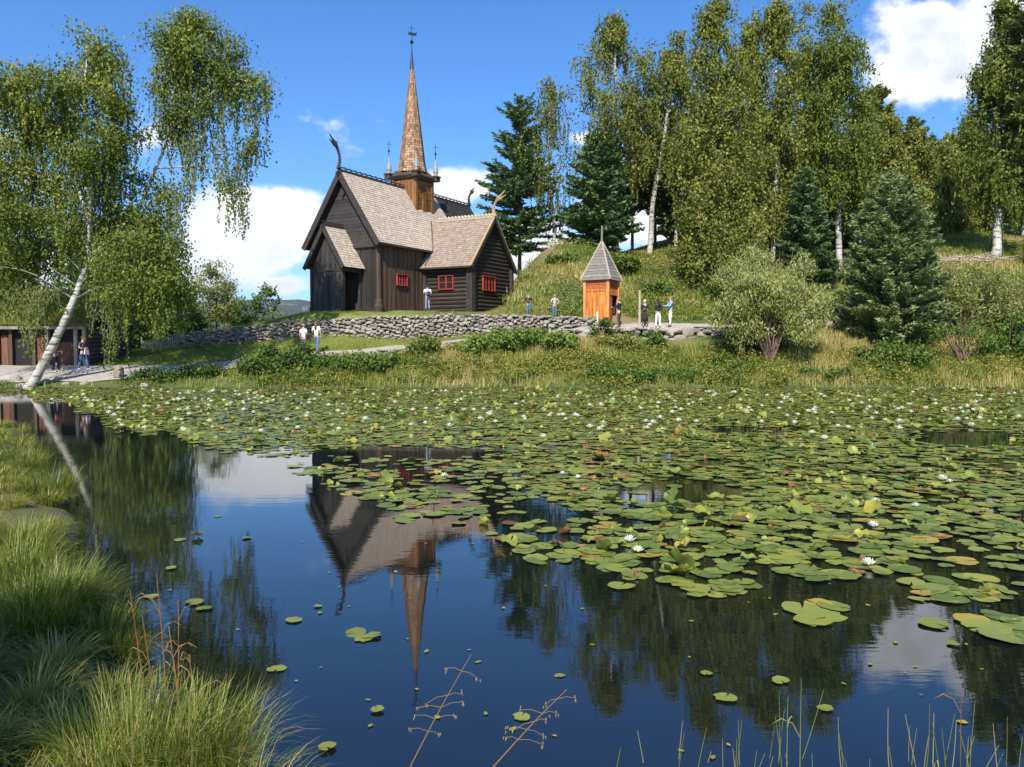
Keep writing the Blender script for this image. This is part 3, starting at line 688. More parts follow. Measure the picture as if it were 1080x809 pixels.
        if not (sx_ == -1 and sy_ == -1):
            m = MB(); m.tube([(x, y, 11.7), (x, y, 12.9)], [.03, .012], 5); m.tube([(x, y, z) for z in (12.05, 12.12, 12.2, 12.27)], [.02, .08, .08, .02], 8)
            m.tube([(x-.12, y+.14, 12.65), (x+.12, y-.14, 12.65)], .016, 4); m.build('finial', G['iron'], pn)
    # stone footing
    f = MB()
    for (ax, ay, bx_, by_) in ((-1.8, Y0, -1.8, Y1), (-.05, .2, -.05, Y0-.1), (.3, -.02, AX0, -.02), (AX0+.02, -.3, AX0+.02, AY), (AX0, AY+.02, AX1, AY+.02), (-1.75, Y0-.05, 0, Y0-.05)):
        L = math.hypot(bx_-ax, by_-ay); n = max(2, int(L/.45))
        for i in range(n):
            t = (i+.5)/n; x, y = ax+(bx_-ax)*t, ay+(by_-ay)*t
            V, Fq = rock(rs, .30, .2, .22); f.add(V+np.array([x, y, -.30]), Fq, rs.uniform(0, .6))
    f.build('stone_footing', G['stone'], ch)
    return ch
# unit rock
def _ico():
    import bmesh
    bm = bmesh.new(); bmesh.ops.create_icosphere(bm, subdivisions=2, radius=1)
    V = np.array([v.co[:] for v in bm.verts]); Fq = np.array([[v.index for v in f.verts] for f in bm.faces]); bm.free(); return V, Fq
ICO = _ico()
def rock(rs, a, b, c_, boxy=.55, rough=.10):
    V = ICO[0].copy(); m = np.abs(V).max(1, keepdims=True); V = V*(1-boxy)+V/m*boxy*.86
    for _ in range(3):
        d = unit(rs.normal(size=3)); k = rs.uniform(.55, .8); s = V@d; V -= np.outer(np.clip(s-k, 0, None), d)
    V += rs.normal(size=V.shape)*rough*.35
    return V*np.array([a, b, c_]), ICO[1]
church = build_church()

# ================================================================ stone walls
def stone_wall(name, pts, label, size=.36, seed=3, back=True, wedge=1.):
    """pts = rows (x, y, zbase, ztop); dry stone wall of separate fieldstones"""
    rr = np.random.RandomState(seed); pts = np.array(pts, float)
    seg = np.concatenate([[0], np.cumsum(np.hypot(*np.diff(pts[:, :2], axis=0).T))]); L = seg[-1]
    def at(s): return [np.interp(s, seg, pts[:, i]) for i in range(4)]
    root = empty(name, at(L/2)[:3], 0, label, 'stone wall'); ox = np.array(at(L/2)[:3])
    m = MB(); x = 0
    zoff = np.zeros(int(L/.1)+2)          # running height of each 10 cm column
    for i in range(len(zoff)): zoff[i] = at(i*.1)[2]-.15
    guard = 0
    while guard < 6000:
        guard += 1
        top = np.array([at(i*.1)[3] for i in range(len(zoff))]) if guard == 1 else top
        room = top-zoff; i0 = int(np.argmin(zoff-top)); 
        if room[i0] < .08: break
        # lay a stone at the lowest place
        w = rr.uniform(.6, 1.7)*size; k = max(1, int(w/.1)); a = max(0, i0-k//2); b_ = min(len(zoff), a+k)
        z = zoff[a:b_].mean(); h = min(rr.uniform(.38, .9)*size, max(.10, top[i0]-z+.03))
        s = (a+b_)/2*.1; px, py, _, _ = at(s); p2 = at(min(L, s+.1)); p1 = at(max(0, s-.1)); an = math.atan2(p2[1]-p1[1], p2[0]-p1[0])
        V, Fq = rock(rr, (b_-a)*.05*1.22, .2+.1*rr.rand(), h*.62, .74, .06)
        t = rr.normal()*.06; V = V@np.array([[math.cos(t), 0, math.sin(t)], [0, 1, 0], [-math.sin(t), 0, math.cos(t)]])
        V = V@np.array([[math.cos(an), math.sin(an), 0], [-math.sin(an), math.cos(an), 0], [0, 0, 1]])
        V += np.array([px, py+rr.uniform(-.05, .05), z+h/2])-ox; m.add(V, Fq, rr.rand())
        zoff[a:b_] = z+h
    m.build('stones', G['stone'], root)
    if back:
        b = MB(); n = int(L/.5)+1
        for i in range(n):
            s0, s1 = L*i/n, L*(i+1)/n; A, B = at(s0), at(s1)
            b.hexa([(*(np.array(q)-ox),) for q in [(A[0], A[1]+.08, A[2]-.4), (B[0], B[1]+.08, B[2]-.4), (B[0], B[1]+.55, B[2]-.4), (A[0], A[1]+.55, A[2]-.4),
                    (A[0], A[1]+.08, A[3]-.12), (B[0], B[1]+.08, B[3]-.12), (B[0], B[1]+.55, B[3]-.06), (A[0], A[1]+.55, A[3]-.06)]])
        b.build('wall_core', G['void'], root)
    return root
def wpts(lst, dy=-.25):
    out = []
    for px, Y, pt, pb in lst:
        out.append((xat(px, Y), Y+dy, P(px, pb, Y).z, P(px, pt, Y).z))
    return out
stone_wall('stone_wall', wpts([(193, 52.6, 360, 367), (205, 52.3, 351, 368), (250, 51.2, 346, 366), (300, 50, 340, 362), (350, 49.5, 337, 359), (400, 49, 333.5, 358.5), (460, 49, 332.5, 357), (540, 49.2, 332, 354), (590, 49.2, 334, 350), (628, 49.3, 335, 347)]),
           'long grey dry stone wall in front of the dark church', .28, 3)
stone_wall('stone_wall', wpts([(655, 51.4, 331, 343), (700, 51.4, 333, 344), (742, 51.6, 334, 344), (758, 51.8, 338, 345)], 0), 'short low stone wall behind the group standing right of the orange kiosk', .36, 9)
stone_wall('retaining_wall', wpts([(560, 47.6, 350, 357), (600, 47.5, 348.5, 360), (640, 47.45, 346.5, 362), (690, 47.5, 346, 364), (740, 47.7, 346, 364), (790, 48, 348, 362)], -.1),
           'lower retaining wall of big stones below the path under the standing group', .62, 5)
stone_wall('retaining_wall', wpts([(338, 44.4, 376, 381), (380, 45.2, 371.5, 380), (425, 46.0, 368, 376)], -.1), 'low stone edging under the sloping path behind the couple in white', .5, 6)
stone_wall('retaining_wall', wpts([(470, 46.6, 362, 371), (520, 47.1, 357, 366), (556, 47.4, 352, 360)], -.05), 'pale slab edging of the path between bushes below the log annex', .6, 8)
stone_wall('stone_wall', wpts([(846, 49, 338, 347), (880, 49.4, 338, 347)], 0), 'bit of grey stone wall left of the person by the big spruce', .5, 12)

# ================================================================ orange kiosk
def kiosk():
    Y = 49.3; x = xat(641, Y); z = P(641, 341, Y).z-.1
    k = empty('wooden_kiosk', (x, Y, z), R(60), 'small square orange wooden kiosk with a grey pyramid roof and pole on top', 'kiosk')
    S = 1.55; E = 6.25-z; A = E+2.4
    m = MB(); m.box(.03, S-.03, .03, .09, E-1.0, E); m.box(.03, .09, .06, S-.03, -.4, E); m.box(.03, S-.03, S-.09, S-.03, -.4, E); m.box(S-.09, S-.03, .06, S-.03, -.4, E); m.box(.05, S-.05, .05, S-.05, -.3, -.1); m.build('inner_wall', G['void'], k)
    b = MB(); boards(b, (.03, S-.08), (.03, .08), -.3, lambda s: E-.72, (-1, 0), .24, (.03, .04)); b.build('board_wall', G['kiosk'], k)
    b = MB(); hboards(b, (0.03, .08), (0.03, S-.08), E-.64, E-.02, lambda z: (0, S-.16), (-1, 0), .3)
    hboards(b, (.08, 0.03), (S-.08, 0.03), E-.64, E-.02, lambda z: (0, S-.16), (0, -1), .3); b.build('top_panel', G['kioskred'], k)
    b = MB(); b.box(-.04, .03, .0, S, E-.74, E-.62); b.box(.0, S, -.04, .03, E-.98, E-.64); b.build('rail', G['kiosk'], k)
    for (px, py) in ((0, 0), (0, S), (S, 0), (S, S)):
        b = MB(); b.box(px-.08, px+.08, py-.08, py+.08, -.4, E+.02); b.build('corner_post', G['kioskpost'], k)
    b = MB(); b.box(.12, .66, .0, .04, -.2, E-1.0); b.build('door', G['kioskred'], k)
    b = MB(); c_ = S/2; h = S/2+.18; n = 13
    for side in range(4):
        for i in range(n):
            f0, f1 = i/n, (i+1.06)/n
            def q(f, s, lift):
                w = h*(1-f)+.03*f; p = np.array([s*w, -w]); 
                for _ in range(side): p = np.array([-p[1], p[0]])
                d_ = np.array([0, -1.])
                for _ in range(side): d_ = np.array([-d_[1], d_[0]])
                return (c_+p[0]+d_[0]*lift, c_+p[1]+d_[1]*lift, E-.06+f*(A-E))
            b.hexa([q(f0, -1, -.05), q(f0, 1, -.05), q(f0, 1, .03), q(f0, -1, .03), q(min(f1, 1), -1, -.05), q(min(f1, 1), 1, -.05), q(min(f1, 1), 1, .005), q(min(f1, 1), -1, .005)], rs.rand())
    ro = b.build('roof', G['greyroof'], k)
    b = MB()
    for sx_, sy_ in ((-1, -1), (-1, 1), (1, -1), (1, 1)): b.tube([(c_+sx_*(h+.03), c_+sy_*(h+.03), E-.04), (c_, c_, A+.03)], [.055, .05], 5)
    b.build('hip_board', G['palewood'], ro)
    b = MB(); b.tube([(c_, c_, A-.1), (c_, c_, A+.1), (c_, c_, A+.95)], [.09, .07, .05], 8); b.build('finial', G['greyroof'], ro)
kiosk()

# ================================================================ sod roofed barn on the left
def barn():
    Y = 46.2; x0, x1 = xat(-62, Y), xat(91, Y); zb = P(45, 385.5, Y).z; ze = P(45, 347, Y).z
    b = empty('sod_roofed_barn', (x0, Y, zb), 0, 'low old log barn with brown doors and a grassy sod roof behind the big birch', 'barn')
    W, D, E = x1-x0, 5.2, ze-zb
    m = MB(); m.box(0, W, .12, D, -.3, E); m.build('barn_wall', G['void'], b)
    m = MB(); z = .0
    while z < E: m.tube([(-.1, .1, z), (W*.28, .1, z)], .12, 7, rs.rand()); z += .235
    m.build('log_wall', G['tarbrown'], b); m = MB(); z = .0
    while z < E: m.tube([(W+.1, 0, z), (W+.1, D, z)], .12, 7, rs.rand()); z += .235
    m.build('end_wall', G['tarbrown'], b)
    dr = [(xat(1, Y)-x0, xat(12, Y)-x0, 'tarbrown'), (xat(38, Y)-x0, xat(50, Y)-x0, 'tarbrown'), (xat(62, Y)-x0, xat(80, Y)-x0, 'orangebrown')]
    for a, c_, mt in dr:
        m = MB(); boards(m, (a, .1), (c_, .1), 0, lambda s: E-.35 if mt == 'tarbrown' else E-.75, (0, -1), .2); d_ = m.build('door', G['barnred'], b)
        h = MB(); h.tube([(c_-.15, .03, .9), (c_-.15, -.02, .9)], .03, 6); h.build('handle', G['iron'], d_)
    for px in (-1, 13, 37, 51, 61, 81, 90):
        x = xat(px, Y)-x0; m = MB(); m.box(x-.09, x+.09, -.12, .1, -.2, E+.02, rs.rand()); m.build('post', G['palewood'] if px > 50 else G['tarbrown'], b)
    m = MB(); m.box(-.2, W+.2, -.45, -.3, E-.02, E+.14); m.box(-.2, W+.2, -.3, .2, E+.02, E+.1); m.build('eave_log', G['graybark'], b)
    m = MB(); d = unit(np.array([0, D/2+.6, 1.95])); n = unit(np.array([0, -1.95, D/2+.6]))
    m.slab(np.array([-.3, -.35, E+.28]), EX, d, n, W+.6, 3.75, .28); m.slab(np.array([-.3, D+.6, E+.28]), EX, d*np.array([1, -1, 1]), n*np.array([1, -1, 1]), W+.6, 3.75, .28)
    r = m.build('sod_roof', G['ground'], b)
    g = MB(); k = 5200; f = rs.rand(k); xx = rs.uniform(-.3, W+.3, k); C = np.array([0, -.35, E+.28])+np.stack([xx, 0*xx, 0*xx], 1)+np.outer(f*3.75, d)
    C[:, 2] += .12; leaves(g, C, .2, .03, np.clip(rs.normal(.66, .2, k), 0, 1), np.array([[0, -.3, 1.]])*np.ones((k, 1))); t_ = g.build('roof_grass', G['grass'], r); t_['kind'] = 'stuff'
G['barnred'] = plain('faded_red_brown_board', (.17, .075, .04), .8, .35, 3, .3, stretch=(4, 4, .4), useattr=.3)
barn()
# ================================================================ trees
def interp_pts(pts, n):
    pts = np.array(pts, float); t = np.linspace(0, len(pts)-1, n); i = np.clip(t.astype(int), 0, len(pts)-2); f = (t-i)[:, None]
    p0 = pts[np.clip(i-1, 0, None)]; p1 = pts[i]; p2 = pts[i+1]; p3 = pts[np.clip(i+2, None, len(pts)-1)]
    return .5*((2*p1)+(-p0+p2)*f+(2*p0-5*p1+4*p2-p3)*f**2+(-p0+3*p1-3*p2+p3)*f**3)
def broadleaf(name, loc, stems, blobs, leafmat, barkmat, rr, leaf=(.14, .09), per=26, strand=(6, 1.2), clump=.42, label='', cat='tree', group=None, tone=.45, twig=.02, shell=.55, droop=.5, gap=0.):
    """stems = [(points, r0, r1)] local; blobs = [(x, y, z, rx, ry, rz, number of clumps)] local"""
    root = empty(name, loc, 0, label, cat, group)
    tr = MB(); cr = MB(); nodes = []
    for pts, r0, r1 in stems:
        q = interp_pts(pts, 6*len(pts)); q[1:-1] += rr.normal(size=(len(q)-2, 3))*r0*.10
        r = np.linspace(0, 1, len(q)); rad = r0*(1-r)**.85+r1
        rad[:2] *= np.array([1.35, 1.12]) if q[0][2] < .3 else 1
        tr.tube(q, rad, 9 if r0 > .08 else 6); nodes += [(p, ra) for p, ra in zip(q, rad)]
    NP = np.array([n[0] for n in nodes]); NR = np.array([n[1] for n in nodes])
    C = []; D = []; T = []; LS = []; NN = []
    for (x, y, z, rx, ry, rz, nc) in blobs:
        bc = np.array([x, y, z])
        d = np.linalg.norm(NP-bc, axis=1)+np.clip(NP[:, 2]-z+.25*rz, 0, None)*2; i = int(np.argmin(d)); a = NP[i]
        mid = (a+bc)/2+np.array([0, 0, .12*np.linalg.norm(bc-a)])
        q = interp_pts([a, mid, bc], 8); r0 = min(NR[i]*.5, .012+.018*max(rx, rz)); tr.tube(q, np.linspace(r0, r0*.35, 8), 5, mi=1, cap=False)
        dirs = unit(rr.normal(size=(nc, 3))); rad = rr.rand(nc)**(1-shell)
        K = dirs*rad[:, None]*np.array([rx, ry, rz])+bc
        bt = tone+rr.normal()*.05
        for k in K:
            if twig > 0 and rr.rand() < .6:
                m_ = (q[-2]+k)/2+np.array([0, 0, .15]); tr.tube([q[rr.randint(4, 8)], m_, k], [r0*.3, twig*.7, twig*.3], 3, mi=1, cap=False)
            ct = bt+rr.normal()*.12; ow = (k-bc)/np.array([rx, ry, rz])*.7
            n = max(4, int(per*rr.uniform(.55, 1.3)))
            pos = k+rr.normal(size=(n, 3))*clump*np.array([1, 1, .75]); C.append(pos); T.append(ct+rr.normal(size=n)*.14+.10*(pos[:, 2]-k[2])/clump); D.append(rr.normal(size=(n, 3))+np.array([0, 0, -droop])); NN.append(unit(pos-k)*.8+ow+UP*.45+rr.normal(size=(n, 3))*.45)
            ns, sl = strand
            for _ in range(rr.poisson(ns/3.) if ns else 0):
                L = sl*rr.uniform(.4, 1.4); m = max(3, int(L/(leaf[0]*.85))); t = np.linspace(0, 1, m)
                s0 = k+rr.normal(size=3)*clump*.9; sw = rr.normal(size=2)*.14
                pos = s0+np.stack([sw[0]*t*L, sw[1]*t*L, -t*L], 1)+rr.normal(size=(m, 3))*leaf[0]*.35
                C.append(pos); T.append(ct+rr.normal(size=m)*.14); D.append(rr.normal(size=(m, 3))*.7+np.array([0, 0, -1.3])); NN.append(ow+unit(s0-k)*.5+rr.normal(size=(m, 3))*.6)
    C = np.concatenate(C); T = np.concatenate(T); D = np.concatenate(D); NN = np.concatenate(NN); n = len(C)
    if gap:  # natural holes in the crown
        ph = rr.rand(3)*6; s = np.sin(C[:, 0]*1.1+ph[0])*np.sin(C[:, 2]*.9+ph[1])+np.sin(C[:, 1]*1.3+ph[2])*.5+np.sin(C[:, 0]*2.3+C[:, 2]*1.9)*.5
        ok = (s > -gap-.3*rr.rand(n)) | (rr.rand(n) < .12); C, T, D, NN = C[ok], T[ok], D[ok], NN[ok]; n = len(C)
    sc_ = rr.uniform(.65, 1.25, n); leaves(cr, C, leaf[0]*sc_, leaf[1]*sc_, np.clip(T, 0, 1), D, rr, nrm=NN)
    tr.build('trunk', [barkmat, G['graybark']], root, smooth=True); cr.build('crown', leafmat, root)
    return root
def auto(H_, h0, Rr, n, rr, shape='birch', nc=14, ecc=1.):
    """crown lobes round a stem for an ordinary tree"""
    B = []
    for i in range(n):
        t = (i+rr.rand())/n
        if shape == 'birch': prof = math.sin(min(1, (t*.92+.12))**.75*math.pi)**.65
        elif shape == 'column': prof = min(1, .55+t*1.2)*(1-t**3)*1.0+.05
        else: prof = math.sin((t*.85+.12)*math.pi)**.5
        z = h0+(H_-h0)*t*.97; r = Rr*prof; a = i*2.4+rr.rand(); rd = r*rr.uniform(.25, .72)
        s = max(.5, r*rr.uniform(.38, .55))
        B.append((math.cos(a)*rd, math.sin(a)*rd*ecc, z-.2*s, s, s, s*rr.uniform(.7, 1.15), nc))
    return B
def place(px, Y): x = xat(px, Y); return (x, Y, Hs(x, Y)-.1)
def birch(px, Y, top, wpx, label, seed, h0=.25, lean=0, mat='birchleaf2', n=26, nc=13, per=40, leaf=(.12, .075), strand=(5, 1.6), gap=.45, group=None, r0=None, bark='bbark', name='birch_tree', shape='birch', tone=.45, clump=.36, loc=None):
    rr = np.random.RandomState(seed); loc = loc or place(px, Y); Hh = P(px, top, Y).z-loc[2]; Rr = wpx/2*Y/F
    L = lean*Y/F
    pts = [(0, 0, 0), (L*.25+rr.normal()*.15, 0, Hh*.25), (L*.5+rr.normal()*.2, rr.normal()*.2, Hh*.5), (L*.8, rr.normal()*.2, Hh*.78), (L, 0, Hh*.97)]
    B = [(x+L*(z/Hh), y, z, a, b, c_, k) for x, y, z, a, b, c_, k in auto(Hh, Hh*h0, Rr, n, rr, shape, nc)]
    return broadleaf(name, loc, [(pts, r0 or Hh*.011, .02)], B, G[mat], G[bark], rr, leaf, per, strand, clump, label, 'tree', group, tone=tone, gap=gap, twig=.015)
def conifer(px, Y, top, wpx, label, seed, crown0=.06, mat='needle', nw=34, per=9, card=(.24, .06), dens=1., up=.0, name='spruce_tree', power=.85, bark='bark', group=None, ragged=.25, base=None, r0=None, loc=None, lean=0):
    rr = np.random.RandomState(seed); loc = loc or place(px, Y); Hh = P(px, top, Y).z-loc[2]; Rr = wpx/2*Y/F
    root = empty(name, loc, 0, label, 'tree', group); tr = MB(); cr = MB(); r0 = r0 or Hh*.014; L = lean*Y/F
    q = interp_pts([(0, 0, 0), (L*.4, .05, Hh*.4), (L, 0, Hh)], 12); tr.tube(q, np.linspace(r0, .015, 12), 8)
    C = []; D = []; T = []
    for w in range(nw):
        t = w/(nw-1); z = Hh*(crown0+(1-crown0)*t**.9); 
        prof = (1-t)**power*min(1, .55+t*6) if name != 'pine_tree' else min(1, .45+2.2*t)*(1-t**3.5)
        m = max(3, int(per*(1-.5*t)))
        for b in range(m):
            a = rr.rand()*6.283; Lb = Rr*prof*rr.uniform(1-ragged, 1+ragged*.6)+.12; zz = z+rr.normal()*Hh/nw*.5
            o = np.array([math.cos(a), math.sin(a), 0]); sl = np.interp(t, [0, .5, 1], [-.25, .05, .7])+up+rr.normal()*.08
            k = max(3, int(Lb/(card[0]*.55)*dens)); s = np.linspace(.12, 1, k); bend = .25*s**2*Lb*(.6 if t < .7 else .2)
            p = np.stack([o[0]*s*Lb+L*t, o[1]*s*Lb, zz+sl*s*Lb+bend], 1)
            if b % 2 == 0: tr.tube([p[0]*[.2, .2, 1], p[k//2], p[-1]], [r0*.22*(1-t)+.012, .012, .006], 3, cap=False)
            side = np.array([-o[1], o[0], 0])
            bt = .5+rr.normal()*.12
            for sd_ in (-1, 0, 1):
                for rep in range(2):
                    wv = (1-s)*.55+.12
                    pos = p+side*sd_*(wv*min(Lb, 2.2)*.34)[:, None]*rr.uniform(.4, 1.1, (k, 1))+rr.normal(size=(k, 3))*.07
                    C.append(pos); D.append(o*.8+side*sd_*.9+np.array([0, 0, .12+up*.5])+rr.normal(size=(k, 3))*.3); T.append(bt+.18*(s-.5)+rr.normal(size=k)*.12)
    C = np.concatenate(C); D = np.concatenate(D); T = np.concatenate(T); n = len(C); s = rr.uniform(.7, 1.2, n)
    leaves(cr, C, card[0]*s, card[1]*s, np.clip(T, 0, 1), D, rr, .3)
    tr.build('trunk', G[bark], root, smooth=True); cr.build('crown', G[mat], root)
    return root

# ---- the big leaning birch on the left
def big_birch():
    Y = 40.6; bx = xat(30, Y); bz = Hs(bx, Y)-.15; loc = (bx, Y, bz); rr = np.random.RandomState(21)
    def L(px, py, dy=0): p = P(px, py, Y+dy); return (p.x-bx, dy, p.z-bz)
    stems = [([(0, 0, 0), L(52, 372), L(72, 330, .2), L(88, 290, .3), L(95, 268, .3)], .165, .085),
             ([L(94, 270, .3), L(95, 230), L(98, 195), L(92, 150, -.3), L(88, 110, -.4), L(92, 60, -.2), L(98, 36)], .10, .015),
             ([L(95, 270, .3), L(118, 250, .5), L(146, 220, .6), L(163, 180, .4), L(175, 150, .3), L(180, 110, .2), L(192, 60, .2), L(203, 12)], .10, .015),
             ([L(93, 262, .2), L(70, 225, 1.2), L(40, 190, 2), L(15, 160, 2.4), L(0, 110, 2.4)], .07, .015),
             ([L(94, 232), L(75, 180, 1), L(55, 150, 1.3), L(45, 110, 1.2), L(30, 75, 1)], .08, .02),
             ([L(176, 140, .3), L(200, 118, 0), L(232, 92, -.2), L(256, 84, -.2), L(272, 100, -.2)], .05, .012),
             ([L(165, 178, .4), L(195, 176, .3), L(225, 178, 0), L(240, 195, 0)], .035, .010)]
    B = []
    def b(px, py, rpx, rpy, nc, dy=0, ry=None):
        x, _, z = L(px, py, dy); B.append((x, dy, z, rpx*Y/F, (ry or rpx*Y/F*.9), rpy*Y/F, nc))
    # left stems
    for a in [(98, 50, 14, 16, 9), (108, 62, 18, 14, 8), (88, 82, 22, 18, 14), (60, 92, 30, 24, 20), (25, 85, 22, 22, 12), (112, 95, 32, 24, 22), (128, 108, 12, 20, 6), (20, 115, 34, 26, 24), (-12, 90, 24, 30, 16),
              (70, 125, 40, 26, 26), (120, 135, 28, 24, 18), (40, 150, 42, 28, 28), (85, 165, 36, 26, 24), (122, 160, 20, 22, 11), (8, 175, 36, 30, 26), (-25, 150, 34, 40, 26), (55, 200, 40, 28, 28), (112, 192, 28, 28, 20), (136, 190, 14, 16, 6),
              (20, 220, 38, 30, 28), (75, 235, 30, 26, 20), (125, 228, 30, 28, 20), (150, 250, 26, 34, 20), (-20, 215, 34, 40, 24), (40, 262, 36, 28, 24), (5, 275, 36, 30, 26), (112, 272, 26, 26, 16), (165, 285, 26, 36, 24), (140, 305, 26, 26, 20), (183, 305, 16, 30, 14), (-20, 280, 34, 34, 22)]:
        b(*a, dy=rr.uniform(-1.7, 2.2), ry=1.5)
    # right stem
    for a in [(203, 24, 17, 15, 14), (176, 40, 20, 16, 11), (198, 50, 26, 22, 22), (228, 40, 14, 14, 8), (180, 75, 22, 26, 18), (208, 82, 24, 24, 20), (232, 72, 18, 20, 12), (250, 55, 9, 13, 6), (190, 112, 22, 20, 16), (215, 112, 18, 18, 10), (244, 92, 14, 14, 9), (264, 88, 12, 14, 8),
              (278, 96, 7, 12, 5), (186, 140, 18, 16, 10), (170, 100, 6, 10, 2), (240, 200, 8, 10, 4), (266, 158, 8, 12, 5), (170, 205, 16, 16, 8), (160, 232, 18, 18, 10), (182, 262, 12, 24, 8)]:
        b(*a, dy=rr.uniform(-.8, .8), ry=.8)
    root = broadleaf('birch_tree', loc, stems, B, G['birchleaf'], G['bbark'], rr, (.082, .052), 88, (6.2, 1.5), .36, 'big weeping birch with leaning white trunk on the left shore of the pond', 'tree', tone=.50, twig=.014, droop=.9)
    # long hanging strands, as seen at the right of the crown and over the barn
    m = MB(); rr = np.random.RandomState(5); C = []; T = []; D = []; tw = MB()
    for px, y0, y1, k in [(232, 100, 205, 5), (243, 120, 225, 5), (250, 170, 252, 6), (255, 190, 256, 4), (262, 95, 140, 5), (270, 100, 190, 6), (281, 95, 132, 3), (205, 130, 225, 5), (195, 150, 250, 6), (218, 110, 190, 5), (212, 140, 215, 3), (188, 190, 300, 6),
                          (36, 300, 385, 7), (28, 300, 368, 6), (48, 300, 350, 4), (120, 300, 395, 7), (112, 300, 370, 6), (104, 290, 352, 5), (132, 300, 372, 6), (150, 300, 366, 7), (168, 310, 362, 8), (185, 300, 355, 8), (192, 290, 345, 5), (15, 300, 345, 5), (0, 300, 350, 5), (60, 290, 335, 4), (178, 320, 356, 5)]:
        for _ in range(k):
            a = np.array(L(px+rr.normal()*6, y0+rr.uniform(-6, 14), rr.normal()*.6)); e = np.array(L(px+rr.normal()*7, y1-abs(rr.normal())*14, 0)); e[1] = a[1]
            n = int(max(6, (a[2]-e[2])/.05)); t = np.linspace(0, 1, n)
            p = a+(e-a)*t[:, None]+np.stack([.07*np.sin(t*9+rr.rand()*6), .05*np.cos(t*7), 0*t], 1)
            tw.tube(p[::max(1, n//6)], .008, 3, cap=False); C.append(p+rr.normal(size=(n, 3))*.07); T.append(.42+rr.normal(size=n)*.17); D.append(rr.normal(size=(n, 3))*.6+np.array([0, 0, -1.]))
    C = np.concatenate(C); leaves(m, C, .085*rr.uniform(.6, 1.2, len(C)), .05, np.clip(np.concatenate(T), 0, 1), np.concatenate(D), rr)
    m.build('hanging_leaves', G['birchleaf'], root); tw.build('hanging_twigs', G['graybark'], root)
big_birch()

# ---- behind the big birch and left of the church
birch(230, 72, 274, 58, 'pine with rounded olive crown left of the church beyond the wall', 31, .12, 0, 'needlebrown', 22, 13, 40, (.15, .05), (0, 1), .2, bark='bark', name='pine_tree', shape='round', clump=.32, tone=.6)
birch(281, 76, 303, 52, 'low round bushy tree just left of the church', 32, .05, 0, 'darkherb', 16, 12, 36, (.15, .10), (0, 1), .3, bark='graybark', name='bushy_tree', shape='round')
birch(252, 80, 312, 40, 'small bushy tree between the pine and the church', 33, .05, 0, 'darkherb', 12, 10, 36, (.15, .10), (0, 1), .3, bark='graybark', name='bushy_tree', shape='round')
birch(206, 74, 300, 36, 'bushy tree half hidden behind the hanging birch leaves', 34, .05, 0, 'birchleaf', 12, 12, 36, (.15, .10), (0, 1), .3, bark='graybark', name='bushy_tree', shape='round')
for i, (px, Y, top, w, mt) in enumerate([(118, 56, 232, 110, 'darkherb'), (165, 58, 270, 70, 'darkherb'), (60, 64, 215, 120, 'birchleaf'), (-10, 60, 190, 130, 'birchleaf'), (145, 68, 262, 80, 'darkherb'), (190, 63, 318, 36, 'darkherb')]):
    birch(px, Y, top, w, ['dark leafy tree behind the hanging birch branches', 'dark leafy tree standing over the end of the stone wall', 'tall leafy tree behind the sod roofed barn', 'tree at the left edge behind the barn roof', 'dense tree in the gap right of the big birch trunk', 'small dark bush at the left end of the stone wall'][i], 40+i, .04, 0, mt, 24, 14, 40, (.15, .10), (1, .8), .2, bark='graybark', name='leafy_tree', shape='round', clump=.55)

# ---- trees on the knoll
conifer(548, 69, 108, 90, 'dark conifer right of the church, beside a thin birch', 51, .20, 'needle', 28, 10, (.26, .07), 1.05, .12, 'spruce_tree', .55, ragged=.42, r0=.2)
birch(584, 68, 80, 78, 'thin sparse white birch beside the dark conifer right of the church', 52, .30, -6, 'birchleaf2', 18, 8, 12, (.11, .065), (7, 2.2), .8, tone=.36, r0=.13, shape='column')
conifer(629, 64, 148, 84, 'short dense spruce above the orange kiosk', 53, .04, 'needle', 26, 12, (.28, .085), 1.1, .15, power=.6, ragged=.3)
birch(650, 66, 12, 132, 'tall birch with white trunk above the orange kiosk', 54, .36, -4, 'birchleaf2', 34, 12, 30, (.12, .072), (6, 1.6), .1, r0=.19)
birch(684, 66.5, 30, 84, 'leaning tall birch right of the tallest one on the knoll', 55, .42, 26, 'birchleaf2', 28, 11, 26, (.12, .072), (6, 1.6), .2, r0=.22)
birch(712, 70, 60, 60, 'slender birch in front of the dark pines on the knoll', 56, .3, 4, 'birchleaf', 22, 11, 32, (.12, .072), (5, 1.5), .15, r0=.13)
for i, (px, Y, top, w) in enumerate([(666, 72, 100, 52), (690, 74, 120, 56), (705, 71, 150, 50), (728, 73, 110, 60), (645, 76, 150, 54), (755, 72, 120, 70)]):
    conifer(px, Y, top, w, 'dark pine in the shaded grove behind the knoll birches', 60+i, [.28, .3, .2, .05, .25, .02][i], 'needle', 22, 9, (.34, .11), .9, .15, 'pine_tree', ragged=.35, r0=.17, group='dark pines of the grove behind the knoll birches')
